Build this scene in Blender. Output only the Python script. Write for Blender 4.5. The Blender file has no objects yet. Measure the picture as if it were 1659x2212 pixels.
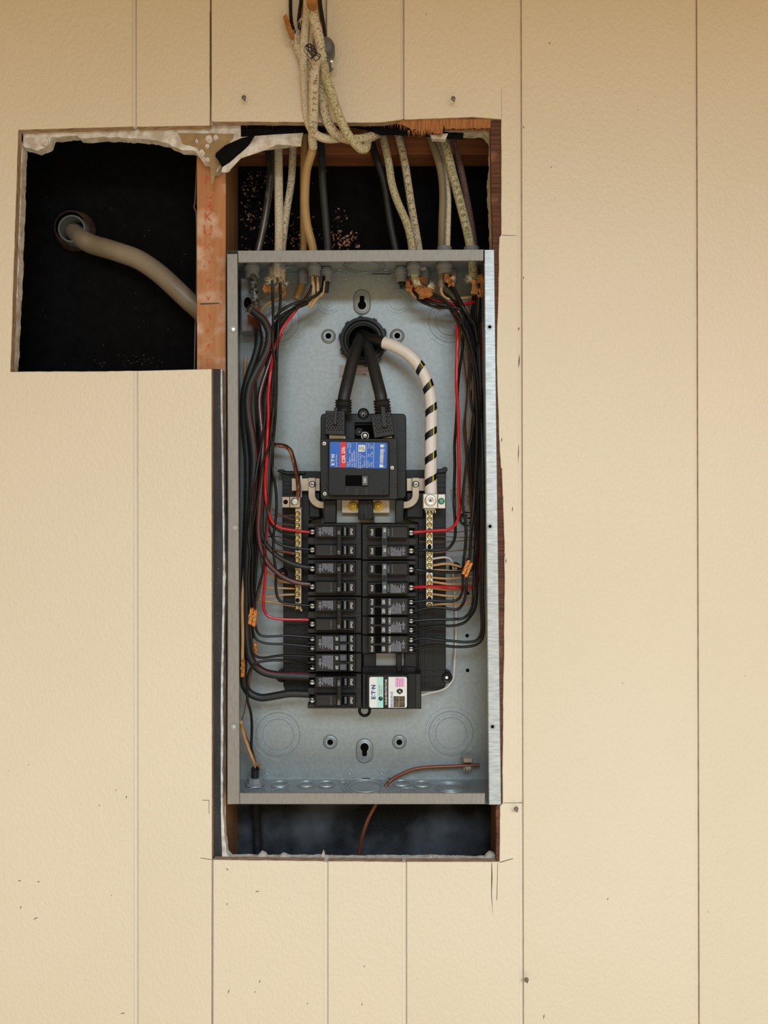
import bpy, bmesh, math, random
from mathutils import Vector, Matrix
random.seed(7)
scene = bpy.context.scene
COL = scene.collection

# ---------------------------------------------------------------- camera, world, lights, exposure
F = 1662.0          # focal length in pixels of the 1659 x 2212 frame
D = 1.04            # camera distance to the plane y = 0 (front rim of the steel cabinet)
CU, CV = 829.5, 1106.0
cam_d = bpy.data.cameras.new('camera')
cam = bpy.data.objects.new('camera', cam_d)
COL.objects.link(cam)
cam.location = (0, -D, 0)
cam.rotation_euler = (math.radians(90), 0, 0)
cam_d.sensor_fit = 'VERTICAL'
cam_d.sensor_height = 24.0
cam_d.lens = 24.0 * F / 2212.0
cam_d.clip_start = 0.01
scene.camera = cam

world = bpy.data.worlds.new('world')
scene.world = world
world.use_nodes = True
bg = world.node_tree.nodes['Background']
bg.inputs[0].default_value = (1.0, 0.71, 0.32, 1)
bg.inputs[1].default_value = 0.72

def area(name, loc, target, sx, sy, power, color):
    l = bpy.data.lights.new(name, 'AREA')
    l.shape = 'RECTANGLE'; l.size = sx; l.size_y = sy
    l.energy = power; l.color = color
    o = bpy.data.objects.new(name, l)
    COL.objects.link(o)
    o.location = loc
    d = Vector(target) - Vector(loc)
    o.rotation_euler = d.to_track_quat('-Z', 'Y').to_euler()
    return o
# big open doorway behind the photographer: cool sky light coming over his head; the low ceiling shades the upper wall
area('open_doorway', (0.55, -3.3, 1.52), (0.05, 0, -0.35), 2.6, 0.8, 122.0, (0.66, 0.86, 1.0))
area('bright_ground_outside', (0.5, -2.3, -1.35), (0.05, 0, -0.35), 2.2, 1.3, 14.0, (0.72, 0.88, 1.0))
area('warm_fill', (0.9, -1.7, 0.1), (0.2, 0, 0.1), 0.9, 0.9, 2.5, (1.0, 0.74, 0.42))  # unseen warm fill, added to tint the wall; no lamp stands here

scene.view_settings.view_transform = 'Standard'
scene.view_settings.look = 'None'
scene.view_settings.exposure = -0.18
scene.view_settings.gamma = 1.0
scene.view_settings.use_curve_mapping = False

# ---------------------------------------------------------------- coordinates and helpers
def S(y): return (D + y) / F            # metres per photo pixel at depth y
def P(u, v, y):
    s = S(y)
    return Vector(((u - CU) * s, y, (CV - v) * s))

def lin(c):
    if isinstance(c, str):
        c = tuple(int(c[i:i+2], 16) / 255 for i in (0, 2, 4))
    return tuple((x / 12.92 if x <= 0.04045 else ((x + 0.055) / 1.055) ** 2.4) for x in c[:3])

MATS = {}
def mat(name, col, rough=0.6, metal=0.0, col2=None, nscale=30, nmix=(0.35, 0.65), stretch=(1, 1, 1),
        bump=0.0, bscale=200, bstretch=None, spec=0.5, detail=4, alpha=None, trans=0.0, coat=0.0, kind='noise', col3=None, n3=8, n3mix=(0.6, 0.7), bdist=0.0006):
    if name in MATS: return MATS[name]
    m = bpy.data.materials.new(name); m.use_nodes = True
    nt = m.node_tree; N = nt.nodes; L = nt.links
    b = N['Principled BSDF']
    b.inputs['Base Color'].default_value = (*lin(col), 1)
    b.inputs['Roughness'].default_value = rough
    b.inputs['Metallic'].default_value = metal
    b.inputs['Specular IOR Level'].default_value = spec
    if trans: b.inputs['Transmission Weight'].default_value = trans
    if coat: b.inputs['Coat Weight'].default_value = coat
    tc = N.new('ShaderNodeTexCoord')
    def mapping(st):
        mp = N.new('ShaderNodeMapping'); mp.inputs['Scale'].default_value = st
        L.new(tc.outputs['Object'], mp.inputs['Vector']); return mp
    def tex(kind, scale, st):
        mp = mapping(st)
        if kind == 'noise':
            t = N.new('ShaderNodeTexNoise'); t.inputs['Detail'].default_value = detail
            out = t.outputs['Fac']
        elif kind == 'voronoi':
            t = N.new('ShaderNodeTexVoronoi'); out = t.outputs['Distance']
        elif kind == 'cells':
            t = N.new('ShaderNodeTexVoronoi'); out = t.outputs['Color']
        elif kind == 'wave':
            t = N.new('ShaderNodeTexWave'); t.inputs['Distortion'].default_value = 3.0
            t.inputs['Detail'].default_value = 3; out = t.outputs['Fac']
        t.inputs['Scale'].default_value = scale
        L.new(mp.outputs['Vector'], t.inputs['Vector'])
        return out
    last = None
    if col2 is not None:
        o = tex(kind, nscale, stretch)
        r = N.new('ShaderNodeValToRGB')
        r.color_ramp.elements[0].position = nmix[0]; r.color_ramp.elements[0].color = (*lin(col), 1)
        r.color_ramp.elements[1].position = nmix[1]; r.color_ramp.elements[1].color = (*lin(col2), 1)
        L.new(o, r.inputs[0]); last = r.outputs[0]
    if col3 is not None:
        o = tex('noise', n3, (1, 1, 1))
        r = N.new('ShaderNodeValToRGB')
        r.color_ramp.elements[0].position = n3mix[0]; r.color_ramp.elements[0].color = (0, 0, 0, 1)
        r.color_ramp.elements[1].position = n3mix[1]; r.color_ramp.elements[1].color = (1, 1, 1, 1)
        L.new(o, r.inputs[0])
        mx = N.new('ShaderNodeMix'); mx.data_type = 'RGBA'
        L.new(r.outputs[0], mx.inputs[0])
        if last: L.new(last, mx.inputs[6])
        else: mx.inputs[6].default_value = (*lin(col), 1)
        mx.inputs[7].default_value = (*lin(col3), 1)
        last = mx.outputs[2]
    if last: L.new(last, b.inputs['Base Color'])
    if bump:
        o = tex('noise', bscale, bstretch or (1, 1, 1))
        bp = N.new('ShaderNodeBump'); bp.inputs['Strength'].default_value = bump
        bp.inputs['Distance'].default_value = bdist
        L.new(o, bp.inputs['Height']); L.new(bp.outputs[0], b.inputs['Normal'])
    MATS[name] = m
    return m

ORG = {}
def setp(o, label=None, cat=None, group=None, kind=None):
    if label: o['label'] = label
    if cat: o['category'] = cat
    if group: o['group'] = group
    if kind: o['kind'] = kind
    return o
def empty(name, pos, label=None, cat=None, group=None, kind=None, parent=None):
    o = bpy.data.objects.new(name, None); COL.objects.link(o)
    o.empty_display_size = 0.02
    pos = Vector(pos)
    if parent is not None:
        o.parent = parent; o.location = pos - ORG[parent.name]
    else: o.location = pos
    ORG[o.name] = pos
    return setp(o, label, cat, group, kind)

class MB:
    def __init__(s): s.v = []; s.f = []; s.mi = []; s.mats = []; s.cm = 0; s.flat = []
    def m(s, mt):
        if mt not in s.mats: s.mats.append(mt)
        s.cm = s.mats.index(mt); return s
    def add(s, vs, fs):
        n = len(s.v); s.v += [Vector(q) for q in vs]
        for f in fs: s.f.append([n + i for i in f]); s.mi.append(s.cm)
        return s
    # rectangular block whose front face is the photo rectangle at depth y0; bev in metres
    def bx(s, u0, v0, u1, v1, y0, y1, bev=0.0, dz=0.0):
        a, b = P(u0, v1, y0), P(u1, v0, y0)
        return s.wbx(a.x, b.x, y0, y1, a.z, b.z, bev)
    def wbx(s, x0, x1, y0, y1, z0, z1, bev=0.0):
        if x1 < x0: x0, x1 = x1, x0
        if z1 < z0: z0, z1 = z1, z0
        if bev <= 0:
            vs = [(x0, y0, z0), (x1, y0, z0), (x1, y0, z1), (x0, y0, z1), (x0, y1, z0), (x1, y1, z0), (x1, y1, z1), (x0, y1, z1)]
            return s.add(vs, [(0, 1, 2, 3), (5, 4, 7, 6), (0, 4, 5, 1), (1, 5, 6, 2), (2, 6, 7, 3), (3, 7, 4, 0)])
        k = bev
        vs = [(x0+k, y0, z0+k), (x1-k, y0, z0+k), (x1-k, y0, z1-k), (x0+k, y0, z1-k),
              (x0, y0+k, z0), (x1, y0+k, z0), (x1, y0+k, z1), (x0, y0+k, z1),
              (x0, y1, z0), (x1, y1, z0), (x1, y1, z1), (x0, y1, z1)]
        fs = [(0, 1, 2, 3)]
        for i in range(4):
            j = (i + 1) % 4
            fs += [(i, i+4, j+4, j), (i+4, i+8, j+8, j+4)]
        fs.append((9, 8, 11, 10))
        return s.add(vs, fs)
    # polygon in photo pixels extruded from y0 to y1 (straight back)
    def plate(s, pts, y0, y1, cham=0.0):
        ps = [P(u, v, y0) for u, v in pts]
        ar = sum(ps[i].x * ps[(i+1) % len(ps)].z - ps[(i+1) % len(ps)].x * ps[i].z for i in range(len(ps)))
        if ar < 0: ps.reverse()
        n = len(ps)
        if cham:
            fr = []
            for i in range(n):
                a, b, c = ps[i-1], ps[i], ps[(i+1) % n]
                d1 = (b - a).normalized(); d2 = (c - b).normalized()
                t = (d1 + d2); t = t.normalized() if t.length > 1e-6 else d1
                nn = Vector((-t.z, 0, t.x))
                fr.append(b + nn * cham)
            mid = [Vector((p.x, y0 + cham, p.z)) for p in ps]
            bk = [Vector((p.x, y1, p.z)) for p in ps]
            fs = [tuple(range(n))]
            for i in range(n):
                j = (i + 1) % n
                fs += [(i, i+n, j+n, j), (i+n, i+2*n, j+2*n, j+n)]
            fs.append(tuple(range(3*n-1, 2*n-1, -1)))
            return s.add(fr + mid + bk, fs)
        bk = [Vector((p.x, y1, p.z)) for p in ps]
        fs = [tuple(range(n))]
        for i in range(n):
            j = (i + 1) % n
            fs.append((i, i+n, j+n, j))
        fs.append(tuple(range(2*n-1, n-1, -1)))
        return s.add(ps + bk, fs)
    # lathe about an axis parallel to y; profile [(radius_m, y)]
    def lathe(s, u, v, yref, prof, n=24, su=1.0, sv=1.0, caps=True):
        c = P(u, v, yref)
        vs = []; fs = []
        for r, y in prof:
            for k in range(n):
                a = 2 * math.pi * k / n
                vs.append((c.x + r * su * math.cos(a), y, c.z + r * sv * math.sin(a)))
        for i in range(len(prof) - 1):
            for k in range(n):
                k2 = (k + 1) % n
                fs.append((i*n+k, (i+1)*n+k, (i+1)*n+k2, i*n+k2))
        if caps:
            fs.append(tuple(range(n-1, -1, -1))[::-1])
            fs.append(tuple(range((len(prof)-1)*n + n - 1, (len(prof)-1)*n - 1, -1)))
        return s.add(vs, fs)
    # lathe about vertical axis at world x,y ; profile [(r, z)]
    def vlathe(s, x, y, prof, n=20, caps=True):
        vs = []; fs = []
        for r, z in prof:
            for k in range(n):
                a = 2 * math.pi * k / n
                vs.append((x + r * math.cos(a), y + r * math.sin(a), z))
        for i in range(len(prof) - 1):
            for k in range(n):
                k2 = (k + 1) % n
                fs.append((i*n+k, i*n+k2, (i+1)*n+k2, (i+1)*n+k))
        if caps:
            fs.append(tuple(range(n-1, -1, -1))); fs.append(tuple(range((len(prof)-1)*n, (len(prof)-1)*n + n)))
        return s.add(vs, fs)
    def tube(s, pts, r, n=10, caps=True, flat=1.0, face_filter=None):
        pts = [Vector(p) for p in pts]
        rs = r if isinstance(r, (list, tuple)) else [r] * len(pts)
        T = []
        for i in range(len(pts)):
            t = pts[min(i+1, len(pts)-1)] - pts[max(i-1, 0)]
            T.append(t.normalized() if t.length > 1e-9 else Vector((0, 0, -1)))
        nrm = T[0].cross(Vector((0, 1, 0)))
        if nrm.length < 1e-4: nrm = T[0].cross(Vector((1, 0, 0)))
        nrm.normalize()
        vs = []; fs = []
        for i, p in enumerate(pts):
            nrm = (nrm - T[i] * nrm.dot(T[i])).normalized()
            bn = T[i].cross(nrm)
            for k in range(n):
                a = 2 * math.pi * k / n
                vs.append(p + (nrm * math.cos(a) + bn * math.sin(a) * flat) * rs[i])
        for i in range(len(pts) - 1):
            for k in range(n):
                if face_filter and not face_filter(i, k): continue
                k2 = (k + 1) % n
                fs.append((i*n+k, i*n+k2, (i+1)*n+k2, (i+1)*n+k))
        if caps:
            fs.append(tuple(range(n-1, -1, -1))); fs.append(tuple(range((len(pts)-1)*n, len(pts)*n)))
        return s.add(vs, fs)
    def ring(s, u, v, y, R, r, n=40, m=6, su=1.0, sv=1.0, ysq=1.0, a0=0, a1=None):
        c = P(u, v, y); vs = []; fs = []
        for i in range(n):
            a = 2 * math.pi * i / n
            for k in range(m):
                b = 2 * math.pi * k / m
                rr = R + r * math.cos(b)
                vs.append((c.x + rr * su * math.cos(a), y + r * ysq * math.sin(b), c.z + rr * sv * math.sin(a)))
        for i in range(n):
            for k in range(m):
                i2 = (i+1) % n; k2 = (k+1) % m
                fs.append((i*m+k, i2*m+k, i2*m+k2, i*m+k2))
        return s.add(vs, fs)
    def text(s, st, u, v, y, h_px, rot=0, bold=0.0, align='CENTER', sx=1.0, thick=0.0):
        me = glyphs(st, bold, align)
        k = h_px * S(y) / 0.72
        c = P(u, v, y); ca, sa = math.cos(rot), math.sin(rot)
        vs = []
        for q in me[0]:
            x, z = q[0] * k * sx, (q[1] - 0.36) * k
            vs.append((c.x + x * ca - z * sa, y, c.z + x * sa + z * ca))
        return s.add(vs, me[1])
    def build(s, name, mt=None, parent=None, smooth=False, kind=None, label=None, cat=None, group=None, base=False):
        if mt is not None and not s.mats: s.mats.append(mt)
        me = bpy.data.meshes.new(name)
        lo = Vector((min(q.x for q in s.v), min(q.y for q in s.v), min(q.z for q in s.v)))
        hi = Vector((max(q.x for q in s.v), max(q.y for q in s.v), max(q.z for q in s.v)))
        org = (lo + hi) / 2
        if parent is None: org.z = lo.z
        me.from_pydata([q - org for q in s.v], [], s.f)
        for mm in s.mats: me.materials.append(mm)
        for p, i in zip(me.polygons, s.mi): p.material_index = i
        if smooth:
            for p in me.polygons: p.use_smooth = True
            try: me.set_sharp_from_angle(angle=math.radians(45))
            except Exception: pass
        me.update()
        o = bpy.data.objects.new(name, me); COL.objects.link(o)
        ORG[o.name] = org
        if parent is not None:
            o.parent = parent; o.location = org - ORG[parent.name]
        else: o.location = org
        return setp(o, label, cat, group, kind)

GC = {}
def glyphs(st, bold, align):
    key = (st, bold, align)
    if key in GC: return GC[key]
    cu = bpy.data.curves.new('t', 'FONT'); cu.body = st; cu.size = 1.0; cu.resolution_u = 2
    cu.align_x = align; cu.offset = bold
    ob = bpy.data.objects.new('t', cu); COL.objects.link(ob)
    dg = bpy.context.evaluated_depsgraph_get()
    me = bpy.data.meshes.new_from_object(ob.evaluated_get(dg))
    r = ([tuple(q.co) for q in me.vertices], [tuple(p.vertices) for p in me.polygons])
    bpy.data.objects.remove(ob); bpy.data.curves.remove(cu); bpy.data.meshes.remove(me)
    GC[key] = r
    return r
CW, CCW = -math.pi / 2, math.pi / 2

def smooth_path(pts, per=5):
    pts = [Vector(p) for p in pts]
    if len(pts) < 3:
        return [pts[0].lerp(pts[-1], k / per) for k in range(per + 1)]
    out = []
    q = [pts[0] * 2 - pts[1]] + pts + [pts[-1] * 2 - pts[-2]]
    for i in range(1, len(q) - 2):
        p0, p1, p2, p3 = q[i-1], q[i], q[i+1], q[i+2]
        # centripetal-like tension by clamping tangents
        d = (p2 - p1).length
        m1 = (p2 - p0); m2 = (p3 - p1)
        l1 = (p1 - p0).length + d; l2 = d + (p3 - p2).length
        m1 = m1 * (d / l1) if l1 > 0 else m1; m2 = m2 * (d / l2) if l2 > 0 else m2
        for k in range(per):
            t = k / per
            h1 = 2*t**3 - 3*t**2 + 1; h2 = t**3 - 2*t**2 + t; h3 = -2*t**3 + 3*t**2; h4 = t**3 - t**2
            out.append(p1 * h1 + m1 * h2 + p2 * h3 + m2 * h4)
    out.append(pts[-1])
    return out

def path(uv, ys, per=5):
    n = len(uv)
    if isinstance(ys, (int, float)): ys = [ys, ys]
    P3 = []
    # arc-length interpolation of depth knots
    L = [0]
    for i in range(1, n): L.append(L[-1] + math.hypot(uv[i][0]-uv[i-1][0], uv[i][1]-uv[i-1][1]))
    for i, q in enumerate(uv):
        if len(q) == 3: y = q[2]
        else:
            t = L[i] / max(L[-1], 1e-6) * (len(ys) - 1)
            k = min(int(t), len(ys) - 2); y = ys[k] + (ys[k+1] - ys[k]) * (t - k)
        P3.append(P(q[0], q[1], y))
    return smooth_path(P3, per)

def jag(a, b, step, amp, seed=0, bias=0.0):
    """points from a (inclusive) to b (exclusive) displaced sideways, px"""
    rnd = random.Random(seed)
    d = math.hypot(b[0]-a[0], b[1]-a[1]); n = max(1, int(d / step))
    nx, ny = -(b[1]-a[1]) / d, (b[0]-a[0]) / d
    out = [a]; w = 0
    for i in range(1, n):
        t = i / n; w = w * 0.6 + rnd.uniform(-amp, amp)
        k = w + bias
        out.append((a[0] + (b[0]-a[0])*t + nx*k, a[1] + (b[1]-a[1])*t + ny*k))
    return out
def poly(*segs):
    """segs: list of points; a tuple of 4 (u,v,step,amp) starts a jagged run to the next point"""
    out = []; n = len(segs)
    for i, q in enumerate(segs):
        nx = segs[(i+1) % n]
        if len(q) == 4: out += jag((q[0], q[1]), (nx[0], nx[1]), q[2], q[3], seed=i + int(q[0]))
        else: out.append((q[0], q[1]))
    return out

# ---------------------------------------------------------------- materials
paint = mat('cream_wall_paint', 'dfd3c1', 0.45, col2='d9cdb9', nscale=2.2, nmix=(0.3, 0.7), bump=0.8, bscale=240, bstretch=(1, 1, 0.7), bdist=0.0012,
            col3='c2a98a', n3=160, n3mix=(0.74, 0.80))
paint_lit = mat('cream_paint_lit_groove', 'ebe0cf', 0.5)  # same cream paint, paler: the lit groove floor is put into the colour
plycut = mat('raw_plywood_edge', '684030', 0.85, col2='46291d', nscale=60, stretch=(0.25, 1, 6), bump=0.6, bscale=90, bstretch=(0.3, 1, 6), col3='7d5440', n3=40)
plyfib = mat('orange_wood_fibre', 'b47a48', 0.85, col2='8a5530', nscale=80, stretch=(5, 1, 0.4), bump=0.4, bscale=150, bstretch=(4, 1, 0.4))
gyp = mat('white_gypsum', 'e0dedd', 0.95, col2='b9ada0', nscale=90, bump=0.8, bscale=160, bdist=0.001)
gypgrey = mat('grey_gypsum_edge', '98938c', 0.95, col2='c9c4bd', nscale=120, bump=0.8, bscale=160)
paper = mat('tan_drywall_paper', 'a58d6b', 0.9, col2='8f7656', nscale=60, bump=0.2, bscale=300)
felt = mat('black_felt', '09090b', 0.9, col2='0e0e10', nscale=60, bump=0.35, bscale=500, col3='19191c', n3=420, n3mix=(0.64, 0.78), spec=0.1)
feltdust = mat('dusty_black_felt', '121316', 0.85, col2='666a73', nscale=8, nmix=(0.46, 0.78), bump=0.35, bscale=500, col3='4d5057', n3=620, n3mix=(0.62, 0.72), spec=0.3)
feltstrip = mat('black_backing_paper', '242326', 0.8, col2='3a393c', nscale=40, stretch=(1, 1, 0.3), bump=0.4, bscale=300, col3='77736e', n3=300, n3mix=(0.68, 0.74))
studm = mat('orange_fir_stud', 'b9825a', 0.75, col2='a86f45', nscale=70, stretch=(2.2, 1, 0.10), nmix=(0.35, 0.7), bump=0.3, bscale=120, bstretch=(3, 1, 0.1), col3='cbaa96', n3=26, n3mix=(0.50, 0.66))
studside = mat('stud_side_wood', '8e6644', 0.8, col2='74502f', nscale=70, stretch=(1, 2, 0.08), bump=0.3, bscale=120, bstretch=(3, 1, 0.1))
blockm = mat('brown_blocking_wood', '8a5230', 0.75, col2='6e3d20', nscale=60, stretch=(0.1, 1, 2.5), bump=0.3, bscale=120, bstretch=(0.1, 1, 3))
galv = mat('galvanised_steel', '9ea4a6', 0.5, 0.5, col2='959b9e', nscale=170, kind='noise', bump=0.12, bscale=260, bdist=0.0003, nmix=(0.35, 0.65))
galvbright = mat('lit_galvanised_steel', 'c3cad0', 0.48, 0.6, col2='a3aab0', nscale=120, stretch=(0.5, 1, 3.0), nmix=(0.35, 0.70), bump=0.12, bscale=260, bstretch=(0.4, 1, 2.5), bdist=0.0003)  # paler copy: highlights on the right rim and pressed rings put into colour
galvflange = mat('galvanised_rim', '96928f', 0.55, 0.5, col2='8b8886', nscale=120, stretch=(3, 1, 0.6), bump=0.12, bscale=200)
greyp = mat('grey_plastic', '85888e', 0.5, bump=0.05)
greyd = mat('dark_grey_plastic', '4e5157', 0.55)
blk = mat('black_phenolic', '131213', 0.45, bump=0.08, bscale=600, spec=0.3)
blk2 = mat('charcoal_phenolic', '201f20', 0.45, bump=0.08, bscale=600, spec=0.3, col2='272627', nscale=30)
blkm = mat('matt_black_plastic', '0b0c0f', 0.45, spec=0.35)
hole = mat('dark_opening', '040404', 0.9, spec=0.1)
slate = mat('slate_grey_handle', '49505a', 0.4)
slot = mat('grey_slot_reflection', '6f7678', 0.3)  # grey for the light that the left handle slots catch
bwire = mat('black_wire_insulation', '0c0d0e', 0.45, spec=0.45)
bwire2 = mat('dusty_black_insulation', '151618', 0.5, col2='1f2022', nscale=90)
rwire = mat('red_wire_insulation', 'b8141e', 0.35)
rline = mat('red_stripe', '8c1226', 0.45)
brnwire = mat('purple_brown_insulation', '351a1d', 0.28, col2='4c2228', nscale=70, bump=0.35, bscale=350, stretch=(1, 1, 0.4), spec=0.7)
grnwire = mat('dark_green_insulation', '1f3a2c', 0.45)
tanwire = mat('tan_wire_insulation', 'c79a68', 0.5, col2='b88a58', nscale=60)
whitewire = mat('white_wire_insulation', 'd3c6bf', 0.45)
tancable = mat('tan_cable_jacket', 'b08f5e', 0.5, col2='a07f50', nscale=25)
cream = mat('cream_woven_jacket', 'd2c7b2', 0.75, col2='a5987f', nscale=560, stretch=(1, 1, 0.8), nmix=(0.48, 0.68), bump=0.6, bscale=420, bdist=0.0008)
creamspk = mat('speckled_cream_woven_jacket', 'cbbfa8', 0.75, col2='6c604b', nscale=560, stretch=(1, 1, 0.7), nmix=(0.50, 0.64), bump=0.7, bscale=420, bdist=0.0009)
creamgrn = mat('greenish_cream_woven_jacket', 'c0b698', 0.75, col2='7d7c55', nscale=560, stretch=(1, 1, 0.7), nmix=(0.47, 0.62), bump=0.7, bscale=420, bdist=0.0009)
greybrn = mat('grey_brown_cable_jacket', '8a7c66', 0.5, col2='6f6350', nscale=40, stretch=(1, 1, 0.2))
pinkbrn = mat('pinkish_brown_jacket', '7d6057', 0.7, col2='5d443e', nscale=300, bump=0.4, bscale=400)
seu = mat('grey_tan_service_cable', '897d6d', 0.42, col2='766a59', nscale=14, bump=0.6, bscale=45, bdist=0.002, stretch=(1, 1, 1))
armour = mat('mottled_armoured_cable', '8d8a84', 0.4, 0.5, col2='2e2a26', nscale=230, nmix=(0.42, 0.58), bump=0.9, bscale=300, bdist=0.001)
darkarm = mat('dark_shiny_cable', '2a2723', 0.3, col2='55504a', nscale=120, stretch=(1, 1, 0.4), nmix=(0.55, 0.7), spec=0.8)
copper = mat('bare_copper', '96604a', 0.36, 0.85, col2='6d4232', nscale=60)
copperp = mat('brown_copper_wire', '7c4a36', 0.45, 0.3)
brass = mat('brass_screw', 'b09545', 0.33, 0.85)
steel = mat('bright_steel', 'd4d6d6', 0.28, 0.9)
alum = mat('aluminium_lug', 'd4cfca', 0.38, 0.55, bump=0.1)
tanmetal = mat('tin_plated_strap', 'b5a797', 0.42, 0.6, col2='a39483', nscale=40)
busgrey = mat('grey_bus_panel', '9a9c98', 0.5, 0.2, col2='8a8c88', nscale=30)
greenm = mat('green_screw_paint', '0e7d5c', 0.35)
orange = mat('clear_orange_plastic', 'e27c0c', 0.2, bump=1.0, bscale=330, bdist=0.002, col2='7a3803', nscale=330, nmix=(0.46, 0.58), spec=0.9)
orgpaper = mat('brown_cable_paper', 'b5793f', 0.85, col2='8a5526', nscale=60, bump=0.5, bscale=200)
whitetape = mat('white_tape', 'd9d3d1', 0.4, bump=0.15, bscale=80)
yellow = mat('yellow_stripe', 'c2b51e', 0.45)
white = mat('white_print', 'dedede', 0.6)
dimwhite = mat('faint_grey_print', '8b8b8d', 0.6)
verydim = mat('moulded_print', '3a3a3c', 0.6)
lavprint = mat('pale_lavender_print', 'a9acc0', 0.6)
blue = mat('blue_label', '0b5cc4', 0.4)
redl = mat('red_label_band', 'cc1722', 0.4)
bluetext = mat('dark_blue_print', '0f4a8c', 0.5)
labelw = mat('white_label', 'd9dadf', 0.4)
teal = mat('pale_teal_print', 'a6d6d2', 0.4)
pinkl = mat('pink_print', 'dba8d0', 0.4)
magenta = mat('magenta_print', 'b0487a', 0.5)
holo = mat('hologram_foil', '5a4c38', 0.3, 0.5, col2='1f2a22', nscale=160)
sticker = mat('greyish_sticker', 'a5a19a', 0.5)
darktext = mat('dark_print', '2b2622', 0.6)
redst = mat('red_stencil_ink', 'b8523a', 0.8, col2='bd7b58', nscale=160, nmix=(.4,.6))
shav = mat('pale_wood_shavings', 'b98f74', 0.85, col2='8a5a44', nscale=60)
nailm = mat('grey_nail', '6f6a64', 0.4, 0.6)
pencil = mat('pencil_mark', '3d3833', 0.7)
plyside = mat('pale_plywood_cut', 'b39a80', 0.85, col2='8a6c50', nscale=70, stretch=(1, 4, 1), nmix=(.4, .7), bump=.5, bscale=150)
chipm = mat('chipped_paint_mark', '66584a', 0.8)

# ================================================================ THE WALL
wall = empty('wall_back', P(829.5, 2212, 0.0), kind='structure', label='cream painted grooved plywood wall with openings cut through it')
YF, YB = -0.002, 0.009
T_, B_, L_, R_ = -420, 2640, -520, 2180

def board(pts, name='siding_board', y0=YF, y1=YB, mt=None, side=None, cham=0.0007, parent=None, label=None):
    m = MB(); m.m(mt or paint); m.plate(pts, y0, y1, cham)
    m.mats.append(side or plyside)
    o = m.build(name, parent=parent or wall, label=label)
    for p in o.data.polygons:
        if abs(p.normal.y) < 0.3: p.material_index = 1
    return o

PE = [(1083, 257), (1083, 507), (1079, 512), (1077, 600), (1076, 660), (1074, 704), (1074, 800), (1076, 870), (1078, 940), (1082, 1010), (1084, 1012), (1087, 1100),
      (1090, 1170), (1089.5, 1300), (1089, 1400), (1087, 1500), (1086, 1700), (1086, 1736), (1080, 1742), (1079, 1862)]
pe = []
for i in range(len(PE) - 1): pe += jag(PE[i], PE[i+1], 16, 0.5, seed=i)
pe.append(PE[-1])
board(poly((L_, T_), (286, T_), (286, 273, 8, 0.25), (39, 280, 9, 0.3), (22, 803, 12, 0.4), (289, 801), (290, B_), (L_, B_)), label='left siding board with the square cut-out, cream paint')
board(poly((295, T_), (453.3, T_), (454, 200), (453, 271, 8, 0.3), (295, 273)))
board(poly((298, 801), (457, 797), (457.5, 1856), (456.5, B_), (299, B_)))
board(poly((457, T_), (700, T_), (700.5, 264, 9, 0.4), (457, 262)), y0=-0.0045, y1=0.006, label='patch board nailed back above the opening')
board(poly((706, T_), (865, T_), (866, 258, 9, 0.5), (820, 264, 9, 0.3), (706, 264.5)), y0=-0.0045, y1=0.006)
board([(873, T_), (1117, T_), (1123.5, B_), (879.5, B_), (879, 1862)] + list(reversed(pe)) + poly((1020, 252, 8, 0.6), (950, 255, 8, 0.5), (873, 257.5)), label='siding board beside the right edge of the opening')
board(poly((461, 1857.5, 14, 0.4), (700, 1861), (700.5, B_), (460, B_)), label='lower patch board under the opening')
board(poly((709, 1861, 14, 0.4), (869.5, 1862), (870, B_), (709, B_)))
board([(1126, T_), (1498, T_), (1504.5, B_), (1132.5, B_)])
board([(1505, T_), (R_, T_), (R_, B_), (1512.5, B_)])
def groove(uLt, uLb, w, vt, vb, yl=-0.0013, yr=0.0036, mt=paint_lit):
    # one milled groove: its floor, tilted to catch the light, falls from the left board's edge to a step against the right board
    n = 1; m = MB().m(mt)
    fr = [P(uLb, vb, yl), P(uLb + w, vb, yr), P(uLt + w, vt, yr), P(uLt, vt, yl)]
    bk = [Vector((p.x, 0.007, p.z)) for p in fr]
    m.add(fr + bk, [(0, 1, 2, 3), (7, 6, 5, 4), (0, 4, 5, 1), (1, 5, 6, 2), (2, 6, 7, 3), (3, 7, 4, 0)])
    m.build('groove_strip', parent=wall)
groove(285.6, 285.6, 11, T_, 272.6); groove(288.8, 289.6, 11, 801.4, B_)
groove(1116.5, 1123, 11, T_, B_); groove(1497.5, 1504, 9, T_, B_)
groove(864.6, 865.6, 10, T_, 257); groove(869, 869.6, 11, 1863, B_)
groove(699.6, 700, 8, T_, 263); groove(699.6, 700, 11, 1862, B_)
groove(452, 452, 8, T_, 268, 0.002, 0.005); groove(455.5, 454, 8, 1858, B_, 0.0015, 0.004)
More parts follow.
